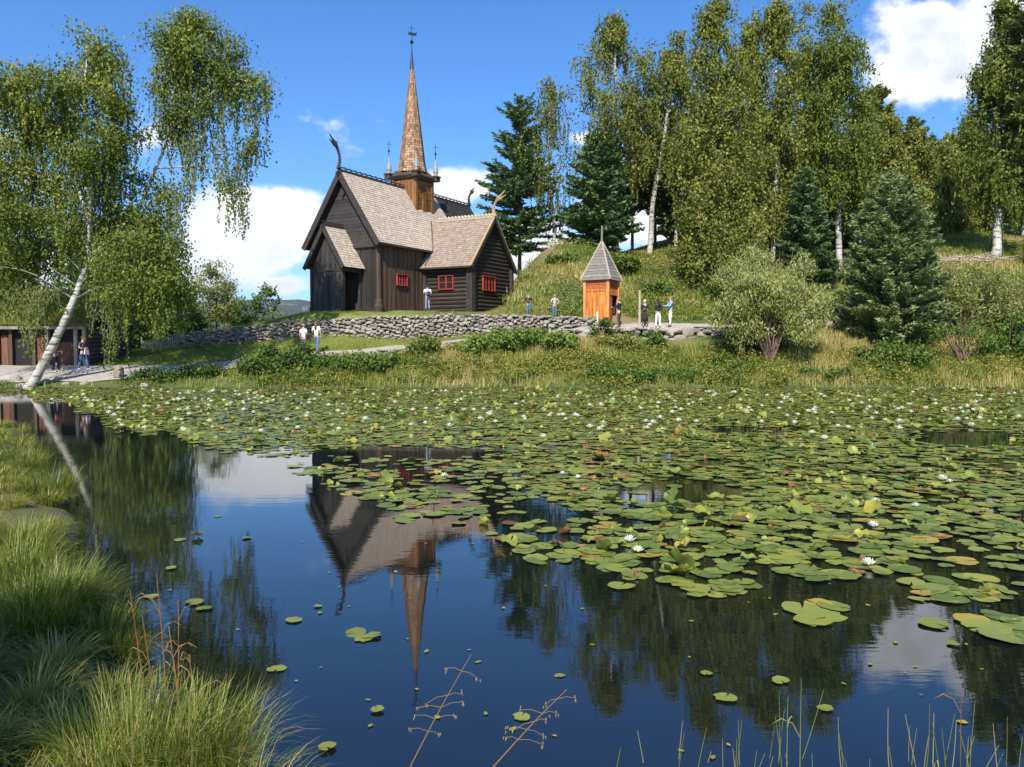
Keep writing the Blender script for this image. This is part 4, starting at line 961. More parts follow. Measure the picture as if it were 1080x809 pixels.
# ---- the broad yellow green birches in the middle right
birch(756, 58, -4, 118, 'broad yellow green birch reaching the ground right of the kiosk', 71, .0, -6, 'birchleaf2', 58, 15, 42, (.12, .072), (6, 1.3), .08, r0=.24, shape='column', clump=.5)
birch(738, 57, 190, 60, 'young birch at the foot of the broad yellow green one', 72, .0, 0, 'birchleaf2', 20, 13, 36, (.12, .07), (4, 1.), .3, r0=.1)
birch(813, 61, -6, 84, 'tall birch with a thin white stem left of the small dark spruce', 73, .16, 0, 'birchleaf2', 40, 13, 38, (.12, .072), (6, 1.5), .08, r0=.17, shape='column')
birch(838, 64, 2, 70, 'slender birch between two taller birches', 74, .2, 4, 'birchleaf2', 34, 12, 33, (.12, .072), (6, 1.5), .1, r0=.15, shape='column')
birch(884, 60, -4, 92, 'tall birch with bare grey lower trunk beside the fence', 75, .26, -8, 'birchleaf', 40, 13, 38, (.12, .072), (7, 1.7), .1, r0=.24, shape='column')
birch(786, 66, 12, 70, 'birch top behind the broad yellow green birch', 76, .1, 0, 'birchleaf2', 32, 13, 36, (.12, .075), (5, 1.4), .1, r0=.15)
birch(790, 54, 232, 74, 'low leafy birch under the tall birches', 77, .0, 0, 'birchleaf2', 20, 13, 30, (.11, .07), (3, .8), .3, r0=.08)
conifer(846, 57, 182, 66, 'small dark blue green spruce under the tall birches', 78, .02, 'needle', 26, 12, (.24, .07), 1.1, .05, power=.6, ragged=.25)
conifer(920, 68, 94, 74, 'brownish green spruce behind the tall birch with bare trunk', 79, .05, 'needlebrown', 30, 11, (.34, .11), 1., .1, power=.6, ragged=.4)
birch(912, 66, 140, 66, 'leafy tree between the bare trunked birch and the blue green spruce', 80, .05, 0, 'birchleaf', 26, 13, 20, (.19, .12), (3, 1.), .4, bark='graybark', name='leafy_tree', shape='round')
conifer(955, 76, 128, 60, 'dark spruce below the white cloud', 81, .05, 'needlebrown', 26, 10, (.36, .12), 1., .1, power=.6, ragged=.4)
conifer(938, 47, 190, 118, 'wide blue green spruce in front by the right shore', 82, .0, 'needleblue', 40, 17, (.17, .052), 1.25, .22, power=.62, ragged=.22, r0=.13)
birch(1046, 58, -10, 78, 'tall weeping birch with grey trunk on the right slope', 83, .28, 6, 'birchleaf', 44, 13, 32, (.12, .07), (9, 2.4), .12, r0=.30, shape='birch')
conifer(1079, 56, -30, 60, 'reddish trunked pine at the right edge of the picture', 84, .3, 'needlebrown', 24, 10, (.30, .10), 1., .0, 'pine_tree', ragged=.4, r0=.2)
for i, (px, Y, top, w, h0) in enumerate([(905, 64, 92, 60, .1), (932, 65, 118, 64, .0), (962, 67, 140, 62, .0), (992, 70, 152, 62, .02), (1020, 72, 120, 56, .05), (1075, 68, 60, 70, .1), (868, 66, 40, 60, .1)]):
    birch(px, Y, top, w, ['young birch right of the tall bare trunked birch', 'full leafy birch above the front spruce, below the white cloud', 'low leafy birch right of the front spruce top', 'leafy birch in the dip of the right tree line', 'leafy birch left of the tall weeping birch', 'tall leafy birch behind the pine at the right edge', 'birch top just left of the tall bare trunked birch'][i], 160+i, h0, 0, 'birchleaf2', 26, 13, 34, (.13, .08), (5, 1.3), .3, r0=.12)
# ---- the wood behind: two kinds copied
srcb = birch(1000, 84, 140, 62, 'leafy tree in the wood behind the right slope', 90, .08, 0, 'birchleaf2', 26, 12, 18, (.24, .15), (4, 1.4), .4, r0=.16, group='leafy trees of the wood behind the right slope')
srcc = conifer(978, 88, 150, 46, 'dark spruce in the wood behind the right slope', 91, .04, 'needle', 22, 10, (.40, .13), .95, .1, power=.65, ragged=.3, group='dark spruces of the wood behind the right slope')
rr = np.random.RandomState(77)
for i, (px, Y, s, k) in enumerate([(960, 90, .92, 0), (1022, 88, 1.0, 0), (1040, 92, 1.1, 0), (1065, 86, 1.05, 0), (1100, 90, 1.1, 0), (985, 94, 1.02, 0), (935, 88, .9, 0), (900, 84, .95, 0), (868, 80, 1.0, 0), (840, 78, 1.05, 0), (815, 76, 1.1, 0), (785, 78, 1.1, 0), (760, 80, 1.05, 0), (1130, 84, 1.1, 0),
                                (1010, 98, 1.0, 1), (1050, 84, .9, 1), (930, 94, 1.15, 1), (880, 90, 1.1, 1), (850, 88, 1.2, 1), (800, 84, 1.2, 1), (770, 74, 1.1, 1), (740, 80, 1.1, 1), (715, 82, 1.0, 1), (900, 72, .8, 1), (1090, 80, .95, 1), (830, 70, .8, 1), (866, 68, .75, 1), (1030, 76, .55, 1), (1075, 74, .6, 1)]):
    o = copy_tree(srcb if k == 0 else srcc); l = place(px, Y); o.location = l; q = s*rr.uniform(.92, 1.08); o.scale = (q*rr.uniform(.95, 1.15),)*2+(q,); o.rotation_euler = (0, 0, rr.rand()*6.28)
    for ch in list(o.children): pass

# ================================================================ shrubs
def shrub(px, Y, top, wpx, label, seed, mat, leaf=(.11, .05), n=12, nc=12, per=26, name='shrub', clump=.28, stems=7, bark='bark', tone=.5, lift=.0, group=None, up=-.6, depth=None):
    rr = np.random.RandomState(seed); loc = place(px, Y); Hh = P(px, top, Y).z-loc[2]; W = wpx/2*Y/F; St = []; B = []
    for i in range(stems):
        a = rr.uniform(0, 6.28); r = W*rr.uniform(.3, .85)
        St.append(([(rr.normal()*.1, rr.normal()*.1, 0), (math.cos(a)*r*.5, math.sin(a)*r*.35, Hh*.4), (math.cos(a)*r, math.sin(a)*r*.6, Hh*rr.uniform(.7, .92))], .05, .008))
    for i in range(n):
        a = i*2.4+rr.rand(); t = (i+.5)/n; r = W*math.sqrt(rr.uniform(.05, .62)); zz = Hh*(lift+(1-lift)*(.25+.62*rr.rand()*math.sqrt(max(0, 1-(r/W)**2*.8))))
        s = W*rr.uniform(.16, .36); zz *= rr.uniform(.85, 1.12); B.append((math.cos(a)*r, math.sin(a)*r*.7, zz, s, s*.8, min(s, Hh*.3), nc))
    return broadleaf(name, loc, St, B, G[mat], G[bark], rr, leaf, per, (0, 1), clump, label, 'shrub', group, tone=tone, twig=.01, droop=up)
shrub(812, 43.6, 252, 128, 'large pale silvery willow bush at the waterside', 101, 'willow', (.10, .026), 60, 20, 34, 'willow_bush', .22, 26, lift=.0, tone=.62, up=-1.4)
shrub(795, 45.5, 290, 80, 'greener willow bush on the left of the silvery one', 102, 'willow', (.11, .034), 12, 14, 26, 'willow_bush', .26, 8, tone=.35)
shrub(1012, 48, 278, 130, 'wide pale green bush right of the blue green spruce', 103, 'willow', (.11, .04), 22, 18, 24, 'willow_bush', .3, 12, tone=.42)
shrub(1068, 49, 284, 90, 'pale green bush at the right edge', 104, 'willow', (.11, .04), 16, 16, 24, 'willow_bush', .3, 9, tone=.45)
shrub(1015, 43.4, 335, 84, 'open bush with bare slanting stems right of the spruce', 105, 'darkherb', (.08, .045), 9, 8, 16, 'shrub', .22, 9, tone=.7, lift=.3)
shrub(945, 43.6, 362, 90, 'low leafy bush under the blue green spruce', 106, 'darkherb', (.09, .06), 12, 11, 20, 'shrub', .22, 6, tone=.6)
shrub(1062, 44.5, 330, 70, 'dark green bush at the right end of the bank', 107, 'darkherb', (.09, .06), 12, 12, 20, 'shrub', .25, 6, tone=.55)
shrub(545, 45.6, 346, 74, 'bright leafy raspberry bush left of the kiosk on the bank', 108, 'darkherb', (.10, .07), 14, 13, 22, 'shrub', .2, 7, tone=.75)
shrub(505, 45.3, 356, 50, 'small bright leafy bush at the end of the wall bank', 109, 'darkherb', (.10, .07), 10, 10, 20, 'shrub', .2, 5, tone=.9)
shrub(585, 45.4, 350, 56, 'leafy bush in the middle of the bank below the kiosk', 110, 'darkherb', (.10, .07), 10, 11, 20, 'shrub', .2, 5, tone=.9)
shrub(634, 46.6, 334, 24, 'narrow upright shrub in front of the kiosk corner', 111, 'darkherb', (.07, .045), 7, 8, 18, 'shrub', .14, 4, tone=.5)
shrub(652, 45.6, 352, 44, 'dusty pink flowered shrub below the kiosk path', 112, 'herb', (.08, .05), 9, 10, 18, 'shrub', .2, 4, tone=.5)
shrub(690, 46.3, 344, 22, 'small dark shrub hanging on the lower retaining wall', 113, 'darkherb', (.08, .05), 6, 9, 18, 'shrub', .15, 3, tone=.45)
shrub(300, 43.0, 364, 62, 'dark bush at the waterside left of the couple in white', 114, 'darkherb', (.09, .06), 12, 12, 22, 'shrub', .2, 6, tone=.32)
shrub(275, 42.4, 374, 50, 'low dark bush by the gravel path', 115, 'darkherb', (.09, .06), 9, 11, 22, 'shrub', .2, 5, tone=.35)
shrub(345, 42.8, 374, 70, 'dark green bush below the sloping path', 116, 'darkherb', (.09, .06), 12, 12, 22, 'shrub', .2, 5, tone=.42)
shrub(395, 42.8, 376, 64, 'spreading leafy bush right of the dark ones', 117, 'darkherb', (.09, .06), 12, 12, 22, 'shrub', .2, 5, tone=.5)
shrub(448, 45.2, 352, 38, 'tall weed thicket in front of the middle of the wall', 118, 'herb', (.11, .05), 9, 11, 20, 'shrub', .2, 5, tone=.35)
shrub(215, 42.0, 386, 60, 'low shadowed bush on the left waterside', 119, 'darkherb', (.08, .05), 10, 10, 20, 'shrub', .16, 5, tone=.35)
shrub(165, 41.8, 390, 56, 'low shadowed bush next to the stump', 120, 'darkherb', (.08, .05), 9, 10, 20, 'shrub', .16, 5, tone=.3)
for i, (px, top, w) in enumerate([(640, 390, 50), (680, 388, 60), (720, 390, 50), (555, 395, 30), (420, 398, 40), (870, 388, 60)]):
    shrub(px, 41.9, top, w, ['low dark green water plants along the shore below the kiosk', 'widest of the low dark green plants along the shore', 'low dark green plants at the right end of the shore row', 'small dark green tuft alone on the middle shore', 'low green plant on the shore below the wall thicket', 'green plants on the shore right of the willow bush'][i], 121+i, 'darkherb', (.08, .055), 9, 11, 20, 'waterside_plant', .15, 3, tone=.5)
for i, (px, Y, top, w, mt, tn) in enumerate([(655, 59, 268, 40, 'herb', .3), (590, 60, 272, 36, 'darkherb', .5), (566, 58, 290, 30, 'darkherb', .6), (735, 58, 262, 60, 'darkherb', .5), (765, 55, 285, 60, 'darkherb', .5), (870, 58, 268, 40, 'herb', .4), (600, 57, 296, 26, 'darkherb', .7), (690, 56, 300, 30, 'darkherb', .7), (770, 50, 300, 50, 'darkherb', .4)]):
    shrub(px, Y, top, w, ['bush on top of the knoll behind the kiosk roof', 'low bush on the left shoulder of the knoll', 'small green bush low on the left of the knoll', 'bush at the right end of the knoll under the birch', 'dark bush left of the silvery willow', 'bush by the rail fence', 'small round bush in the grass left of the kiosk roof', 'small round bush in the grass right of the kiosk', 'dark leafy bush at the foot of the broad birch'][i], 140+i, mt, (.12, .08), 9, 11, 18, 'shrub', .22, 4, tone=tn)

# ================================================================ ground cover (stuff)
def scatter(n, fx, rr):
    x, y = fx(n); z = H(x, y); return np.stack([x, y, z], 1)
def tufts(mb, C, rr, h=(.25, .5), blades=7, w=.018, spread=.16, tone=.5, tv=.18, seg=2, lean=.35):
    """bent grass blades in tufts at C"""
    n = len(C)*blades; B = np.repeat(C, blades, 0)+np.concatenate([rr.normal(size=(n, 2))*spread, np.zeros((n, 1))], 1)
    hh = rr.uniform(*h, n)[:, None]; an = rr.rand(n)*6.283; d = np.stack([np.cos(an), np.sin(an), 0*an], 1); s = np.stack([-np.sin(an), np.cos(an), 0*an], 1)*w
    ln = np.abs(rr.normal(size=n)*lean+lean*.6)[:, None]; t0 = np.repeat(tone if np.ndim(tone) else np.full(len(C), tone), blades)+rr.normal(size=n)*tv
    if seg == 2:
        m = B+UP*hh*.55+d*ln*hh*.25; e = B+UP*hh*(1-.25*ln)+d*ln*hh*.95
        V = np.stack([B-s, B+s, m+s*.8, m-s*.8, e], 1).reshape(-1, 3); q = np.arange(n)[:, None]*5
        mb.add(V, list(q+np.array([[0, 1, 2, 3]]))+list(q+np.array([[3, 2, 4]])), np.repeat(np.clip(t0, 0, 1), 5))
def quadtufts(mb, C, rr, h=(.25, .5), blades=6, w=.02, spread=.16, tone=.5, tv=.18, lean=.4):
    n = len(C)*blades; B = np.repeat(C, blades, 0)+np.concatenate([rr.normal(size=(n, 2))*spread, np.zeros((n, 1))], 1)
    hh = rr.uniform(*h, n)[:, None]; an = rr.rand(n)*6.283; d = np.stack([np.cos(an), np.sin(an), 0*an], 1); s = np.stack([-np.sin(an), np.cos(an), 0*an], 1)*w
    ln = np.abs(rr.normal(size=n)*lean+lean*.4)[:, None]; t0 = np.repeat(tone if np.ndim(tone) else np.full(len(C), tone), blades)+rr.normal(size=n)*tv
    e = B+UP*hh+d*ln*hh
    V = np.stack([B-s, B+s, e+s*.15, e-s*.15], 1).reshape(-1, 3)
    mb.add(V, np.arange(4*n).reshape(-1, 4), np.repeat(np.clip(t0, 0, 1), 4))
def patch(x, y, a, b, ph): return .5+.25*np.sin(x*a+ph+1.3*np.sin(y*b*.7))+.25*np.sin(y*b+ph*2+1.1*np.sin(x*a*1.7))
def pxof(x, y, z): return 540+F*x/y, 364-F*(z-CAMZ)/y
def onpath(x, y):
    px = 540+F*x/y
    y0 = np.interp(px, [-200, 0, 100, 200, 300, 340, 420, 500, 560, 620, 700, 760, 880, 1000], [41.4, 41.2, 41.3, 42.5, 43.9, 44.3, 45.7, 46.7, 47.3, 47.6, 47.9, 48.2, 49, 49.])
    y1 = np.interp(px, [-200, 0, 100, 200, 300, 340, 420, 500, 560, 620, 700, 760, 880, 1000], [46, 45.9, 45.8, 45.4, 45.4, 45.6, 47., 47.8, 48.4, 49, 49.9, 50.4, 50.3, 50.0])
    return (y > y0-.1) & (y < y1+.1)
rr = np.random.RandomState(303)
# bank between path and water
n = 15000; x = rr.uniform(-30, 34, n); y = rr.uniform(40.4, 49.5, n); z = H(x, y); px, _ = pxof(x, y, z)
ok = (~onpath(x, y)) & (z > .03) & ~((px > 655) & (px < 800) & (y > 46.2)) & ~((px > 600) & (px <= 655) & (y > 46.7)) & (y < np.interp(px, [0, 100, 200, 340, 420, 560, 760], [42, 42, 43, 44.2, 45.6, 47.2, 49.4])) ; ok &= (px > 260) | (rr.rand(n) < .45); x, y, z, px = x[ok], y[ok], z[ok], px[ok]
C = np.stack([x, y, z-.02-.14*np.clip((270-px)/60, 0, 1)], 1); pt = patch(x, y, .8, 1.1, .4)
dry = np.clip(np.exp(-((px-490)/45)**2)+np.exp(-((px-625)/60)**2)*(y > 44)*.5+np.exp(-((px-880)/60)**2)*.6+np.exp(-((px-1040)/60)**2)*.5, 0, 1)
kind = pt+dry*.4+rr.normal(size=len(x))*.12
mb = MB(); sel = (kind > .42) & ((y > 41.2) | (rr.rand(len(kind)) < .45)); quadtufts(mb, C[sel], rr, (.15, .50), 9, .02, .22, np.clip(.40+.55*(kind[sel]-.4)+.40*dry[sel]+.25*(patch(C[sel][:, 0], C[sel][:, 1], .35, 1.3, 1.9)-.5), 0, .97), .16)
o = mb.build('bank_grass', G['grass']); tag(o, kind='stuff')
mb = MB(); sel = kind < .52; Cq = np.repeat(C[sel], 14, 0); k = len(Cq); Cq = Cq+np.stack([rr.normal(size=k)*.22, rr.normal(size=k)*.2, rr.uniform(.02, .42, k)], 1)
lf = np.clip(.46+.4*np.repeat(pt[sel], 14)-.15+.30*np.repeat(dry[sel], 14)+.25*(patch(Cq[:, 0], Cq[:, 1], .5, 1.1, 5.)-.45)+rr.normal(size=k)*.16+.1*(Cq[:, 0] > 0), 0, 1); leaves(mb, Cq, .075, .045, lf, rr.normal(size=(k, 3))*np.array([1, 1, .5]), rr, .5)
tag(mb.build('bank_herbs', G['herb']), kind='stuff')
# taller weeds in patches on the bank
k = 900; x = rr.uniform(-26, 32, k); y = rr.uniform(40.7, 47, k); z = H(x, y); px, _ = pxof(x, y, z)
ok = (~onpath(x, y)) & (z > .05) & (px > 240) & (patch(x, y, .55, .8, 3.3) > .52) & ~((px > 655) & (px < 800) & (y > 45.8)) & (y < np.interp(px, [0, 100, 200, 340, 420, 560, 760], [41.5, 41.6, 42.4, 43.6, 45, 46.6, 48.6])); x, y, z = x[ok], y[ok], z[ok]
mb = MB(); hh = rr.uniform(.35, .95, len(x)); Cq = np.repeat(np.stack([x, y, z], 1), 70, 0); kk = len(Cq); f = rr.rand(kk)
Cq = Cq+np.stack([rr.normal(size=kk)*.2*(1.1-f*.6), rr.normal(size=kk)*.2*(1.1-f*.6), f*np.repeat(hh, 70)], 1)
leaves(mb, Cq, .07, .035, np.clip(np.repeat(rr.uniform(.25, .85, len(x)), 70)+rr.normal(size=kk)*.12+.15*(f-.5), 0, 1), rr.normal(size=(kk, 3))*np.array([1, 1, .7])+UP*.4, rr)
tag(mb.build('bank_weeds', G['herb']), kind='stuff')
# knoll and right slope
n = 16000; x = rr.uniform(-1, 40, n); y = rr.uniform(50.5, 80, n); z = H(x, y); px, _ = pxof(x, y, z)
ok = (px > 540) & (px < 1100) & ~((x < 3) & (y < 52)); x, y, z = x[ok], y[ok], z[ok]; pt = patch(x, y, .7, .5, 2.4)+rr.normal(size=len(x))*.12; dr = np.clip((patch(x, y, .45, .9, .7)-.38)*2.4+rr.normal(size=len(x))*.25+np.clip((z-8)/3, -.3, .4), 0, 1)
C = np.stack([x, y, z-.02], 1); mb = MB(); sel = pt > .45
quadtufts(mb, C[sel], rr, (.15, .5), 8, .03, .3, np.clip(.40+.4*(pt[sel]-.35)+.45*dr[sel], 0, .98), .16); tag(mb.build('hill_grass', G['grass']), kind='stuff')
mb = MB(); sel = (pt < .55) & (rr.rand(len(pt)) > dr*.75); Cq = np.repeat(C[sel], 10, 0); k = len(Cq); Cq = Cq+np.stack([rr.normal(size=k)*.3, rr.normal(size=k)*.3, rr.uniform(.02, .45, k)], 1)
leaves(mb, Cq, .08, .05, np.clip(.50+rr.normal(size=k)*.16+.35*np.repeat(dr[sel], 10), 0, 1), rr.normal(size=(k, 3))*np.array([1, 1, .5]), rr, .5); tag(mb.build('hill_herbs', G['herb']), kind='stuff')
# lawn and church yard
n = 26000; x = rr.uniform(-32, 3, n); y = rr.uniform(44.3, 56, n); z = H(x, y)
wl = np.interp(x, WALLX, WALLY); ok = (~onpath(x, y)) & (np.abs(y-wl-.1) > .35) & ~((y < 46.5) & (x < -22)); px, _ = pxof(x, y, z)
ok &= y > np.interp(px, [0, 340, 560], [45, 45.4, 48.2])
ct, st = math.cos(R(61)), math.sin(R(61)); lx = (x+8.565)*ct+(y-52)*st; ly = -(x+8.565)*st+(y-52)*ct
ok &= ~((lx > -2) & (ly > -4.3) & (lx < 16)) & ~((lx > 0) & (lx < 5) & (ly > -.3)); x, y, z = x[ok], y[ok], z[ok]
C = np.stack([x, y, z-.01], 1); mb = MB(); wl = np.interp(x, WALLX, WALLY); near = np.exp(-np.abs(y-wl)*1.6)
quadtufts(mb, C, rr, (.03, .10), 7, .014, .16, np.clip(.46+.2*patch(x, y, .5, .9, 1)+.25*near, 0, .9), .1); 
sel = near > .45; quadtufts(mb, C[sel], rr, (.1, .35), 5, .014, .16, .6, .16)
tag(mb.build('lawn_grass', G['grass']), kind='stuff')
# ================================================================ lily pads
def onwater(px, py):
    a = (px-PX0)/F; b = (PY0-py)/F; cp, sp = math.cos(PITCH), math.sin(PITCH)
    dz = -sp+b*cp; dy = cp+b*sp; k = -CAMZ/dz
    return a*k, dy*k
YL = np.array([(-200, 404), (0, 405), (55, 424), (100, 443), (170, 460), (230, 476), (280, 490), (330, 507), (350, 518), (400, 545), (450, 552), (500, 556), (560, 588), (600, 600), (650, 606), (700, 620), (745, 630), (800, 624), (850, 610), (930, 612), (1000, 640), (1040, 655), (1080, 672), (1300, 690)], float)
GAPS = [(430, 477, 130, 8, 1.), (250, 487, 110, 15, .85), (600, 470, 60, 5, .6), (800, 453, 70, 5, .9), (1025, 462, 75, 11, 1.), (720, 517, 85, 15, .95), (590, 552, 46, 24, .75), (330, 530, 60, 26, .9), (450, 556, 90, 12, .9), (470, 530, 30, 10, .5), (1000, 528, 60, 7, .6), (900, 560, 40, 6, .6), (640, 436, 60, 3, .4), (760, 600, 40, 7, .6), (60, 440, 30, 16, .9), (900, 440, 70, 3, .5)]
def cover(px, py, x, y):
    low = np.interp(px, YL[:, 0], YL[:, 1])+5*np.sin(px*.06)+3*np.sin(px*.17); c_ = np.clip((low-py)/np.where(py > 520, 8, 4)+.3, 0, 1)
    c_ *= np.where((px < 560) & (py > 482), .62, np.where(py < 470, 1., .93))
    for gx_, gy_, rx, ry, s in GAPS:
        r = ((px-gx_)/rx)**2+((py-gy_)/ry)**2; c_ *= 1-s*np.clip(1.35-r, 0, 1)
    n = .5+.25*np.sin(x*1.1+1.3*np.sin(y*.5))+.25*np.sin(y*.9+x*.4+2*np.sin(x*.3))
    c_ *= np.where(py > 480, np.clip(.35+1.3*n, 0, 1), np.clip(.75+.6*n, 0, 1))
    return c_
def pad_geo(rr, r, tilt=.03, curl=.0):
    n = 16; el = rr.uniform(.86, 1.0); th = np.linspace(.13, 2*math.pi-.13, n); rad = r*(1+.06*np.sin(2*th+rr.rand()*6)+.05*np.sin(3*th+rr.rand()*6)+.04*np.sin(7*th+rr.rand()*6)-.25*(rr.rand(n) < .05))*(1-.16*np.exp(-((th-0)/.5)**2)-.16*np.exp(-((th-6.28)/.5)**2)*1)
    mid = np.stack([rad*.55*np.cos(th), rad*.55*np.sin(th), np.zeros(n)], 1); z = rr.normal(size=n)*.0025*r/.12+curl*r*np.sin(th*2+rr.rand()*6)**2+r*.02
    out = np.stack([rad*np.cos(th), rad*np.sin(th), z], 1); c0 = np.array([[-.01, 0, -.003]])
    V = np.concatenate([c0, mid, out]); Fc = [(0, 1+i, 2+i) for i in range(n-1)]; Fq = [(1+i, 1+n+i, 2+n+i, 2+i) for i in range(n-1)]
    an = rr.rand()*6.283; R3 = np.array(Matrix.Rotation(an, 3, 'Z')@Matrix.Rotation(rr.normal()*tilt, 3, 'X')@Matrix.Rotation(rr.normal()*tilt, 3, 'Y'))
    return V@R3.T, Fc+Fq
def padtone(rr):
    u = rr.rand()
    return rr.uniform(.05, .5) if u < .58 else (rr.uniform(.5, .74) if u < .91 else (rr.uniform(.76, .9) if u < .975 else rr.uniform(.93, 1.)))
rr = np.random.RandomState(909)
pads = []
n = 90000; y = np.sqrt(rr.uniform(5.5**2, 40.6**2, n)); x = rr.uniform(-.68, .68, n)*y
px = 540+F*x/y*1.0; py = np.array([0.]*n); cp, sp = math.cos(PITCH), math.sin(PITCH)
zc = y*cp+CAMZ*sp; py = PY0-F*((-CAMZ)*cp-(-y)*-0-0+y*sp*1.0)/zc  # exact projection of z = 0 points
py = PY0-F*(y*sp-CAMZ*cp)/zc; px = PX0+F*x/zc
area = .68*2*(40.6**2-5.5**2)/2; dens = n/area
ok = rr.rand(n) < cover(px, py, x, y)*np.where(y < 12, 42., np.where(y < 20, 40., 40.))/dens
ok &= H(x, y) < -.02
P_ = [(x[i], y[i], rr.uniform(.065, .155), padtone(rr), .035 if rr.rand() > .025 else .4) for i in np.where(ok)[0]]
for (a, b, r, k) in [(375, 668, .13, .3), (392, 671, .12, .45), (384, 674, .11, .6), (310, 655, .09, .5), (398, 750, .06, .5), (550, 757, .07, .6), (655, 619, .13, .55), (640, 600, .12, .3), (846, 643, .17, .62), (870, 650, .17, .6), (858, 655, .16, .7), (880, 640, .15, .5), (862, 637, .14, .8),
                     (985, 659, .13, .5), (1040, 664, .17, .6), (1062, 672, .19, .5), (1075, 660, .18, .4), (1024, 655, .14, .82), (765, 737, .10, .6), (823, 719, .08, .55), (870, 748, .07, .5), (745, 711, .06, .5), (180, 600, .08, .6), (205, 636, .11, .4), (215, 643, .09, .3), (160, 630, .09, .75), (260, 568, .08, .3), (230, 545, .07, .4),
                     (1005, 680, .05, .4), (335, 640, .05, .5), (292, 706, .09, .62), (190, 570, .09, .4), (345, 790, .07, .5), (590, 713, .05, .5)]:
    P_.append((*onwater(a, b), r*(.72 if a < 620 or b > 690 else .95), k, .04))
P_.sort(key=lambda p: p[1]/max(p[2], .05)**.5)
kinds = {'green': ('green lily pad floating in the near half of the pond', 'green lily pads in the near half of the pond', [.08, .18, .28, .38, .48]),
         'yellow': ('yellowing olive lily pad in the near half of the pond', 'yellowing lily pads in the near half of the pond', [.58, .66, .74]),
         'brown': ('withered orange or brown lily pad in the near half of the pond', 'withered lily pads in the near half of the pond', [.84, .90, .97])}
proto = {}
def pad_proto(tone, tilted):
    key = (round(tone, 2), tilted, rr.randint(2))
    if key not in proto:
        V, Fc = pad_geo(rr, 1., .0, .0 if not tilted else .45)
        m = MB(); m.add(V*[1, 1, 1], Fc, np.clip(tone+rr.normal(size=len(V))*.035, 0, 1)); o = m.build('lily_pad', G['pad'], smooth=True); me = o.data; bpy.data.objects.remove(o); proto[key] = me
    return proto[key]
lvl = 0
mb = MB()
for i, (x_, y_, r, k, tl) in enumerate(P_):
    z_ = .004+.014*rr.rand()
    if i < 300:
        kd = 'green' if k < .53 else ('yellow' if k < .78 else 'brown'); tone = min(kinds[kd][2], key=lambda t: abs(t-k))
        o = bpy.data.objects.new('lily_pad', pad_proto(tone, tl > .2)); col.objects.link(o); o.scale = (r*rr.uniform(.9, 1.1), r, r*rr.uniform(.8, 1.3)); o.location = (x_, y_, z_+(.05 if tl > .2 else 0))
        o.rotation_euler = (rr.normal()*tl, rr.normal()*tl, rr.rand()*6.28); tag(o, kinds[kd][0], 'lily pad', kinds[kd][1])
    else:
        V, Fc = pad_geo(rr, r, tl, .0 if tl < .2 else .4); mb.add(V+np.array([x_, y_, z_+(.05 if tl > .2 else 0)]), Fc, k)
tag(mb.build('lily_pads', G['pad'], smooth=True), kind='stuff')
# folded and upright leaves rising among the pads
m = MB()
for _ in range(2600):
    i = rr.randint(len(P_)); x_, y_ = P_[i][0]+rr.normal()*.2, P_[i][1]+rr.normal()*.2
    if y_ < 6.5: continue
    V, Fc = pad_geo(rr, rr.uniform(.03, .075), .75, .5); m.add(V+np.array([x_, y_, .035]), Fc, rr.choice([.2, .4, .5, .55, .66, .72, .98]))
tag(m.build('raised_pad_leaves', G['pad'], smooth=True), kind='stuff')
# ---- water lilies
def lily_mesh(rr, openness=1.):
    m = MB()
    for ring, (k, rad, h, ln) in enumerate([(9, .30, .35, 1.), (8, .22, .75, .95), (6, .12, 1.1, .85)]):
        for j in range(k):
            a = j/k*6.283+ring*.35+rr.normal()*.06; d = np.array([math.cos(a), math.sin(a), 0]); s = np.array([-d[1], d[0], 0]); w = .17
            e = unit(d*(1-h*.6)+UP*(h*.9+.12)); b = d*.06+UP*.04; c1 = b+e*ln*.5-UP*.03; tip = b+e*ln+UP*.06
            m.add([b, c1+s*w, tip, c1-s*w], [(0, 1, 2, 3)], .4+.6*rr.rand())
    return m
lil = []
for s in range(3):
    o = lily_mesh(rr).build('petals', G['petal'], smooth=False); ym = MB(); ym.tube([(0, 0, .05), (0, 0, .28)], [.16, .10], 8); c_ = ym.build('stamens', G['yellow'])
    lil.append((o.data, c_.data)); bpy.data.objects.remove(o); bpy.data.objects.remove(c_)
def lily(px, py, r, label, group=None, xy=None):
    x_, y_ = xy or onwater(px, py+2); a, b = lil[rr.randint(3)]
    o = empty('water_lily', (x_, y_, .03), rr.rand()*6.28, label, 'water lily', group); o.scale = (r, r, r*.95)
    for n_, me in (('petals', a), ('stamens', b)):
        c_ = bpy.data.objects.new(n_, me); col.objects.link(c_); c_.parent = o
for a in [(664, 572, .085, 'white water lily, left bloom of the close pair in mid pond'), (673, 583, .075, 'white water lily, right and nearer bloom of the close pair in mid pond'), (916, 597, .085, 'nearest white water lily, beside a folded yellow pad at the right'), (921, 556, .08, 'white water lily floating behind the nearest one on the right'),
          (994, 506, .10, 'single wide open white water lily near the right edge')]: lily(*a)
cnt = 0
while cnt < 270:
    px_ = rr.uniform(50, 1078); py_ = 411+60*rr.beta(1.1, 2.6) if rr.rand() < .93 else rr.uniform(470, 540)
    x_, y_ = onwater(px_, py_)
    if rr.rand() > cover(np.array([px_]), np.array([py_]), np.array([x_]), np.array([y_]))[0] or Hs(x_, y_) > -.02: continue
    far = y_ > 18
    lily(px_, py_, rr.uniform(.085, .13) if far else rr.uniform(.06, .085), 'small white water lily among the dense pads of the far half of the pond' if far else 'white water lily among the pads of the middle of the pond', 'white water lilies in the far half of the pond' if far else 'white water lilies in the middle of the pond'); cnt += 1
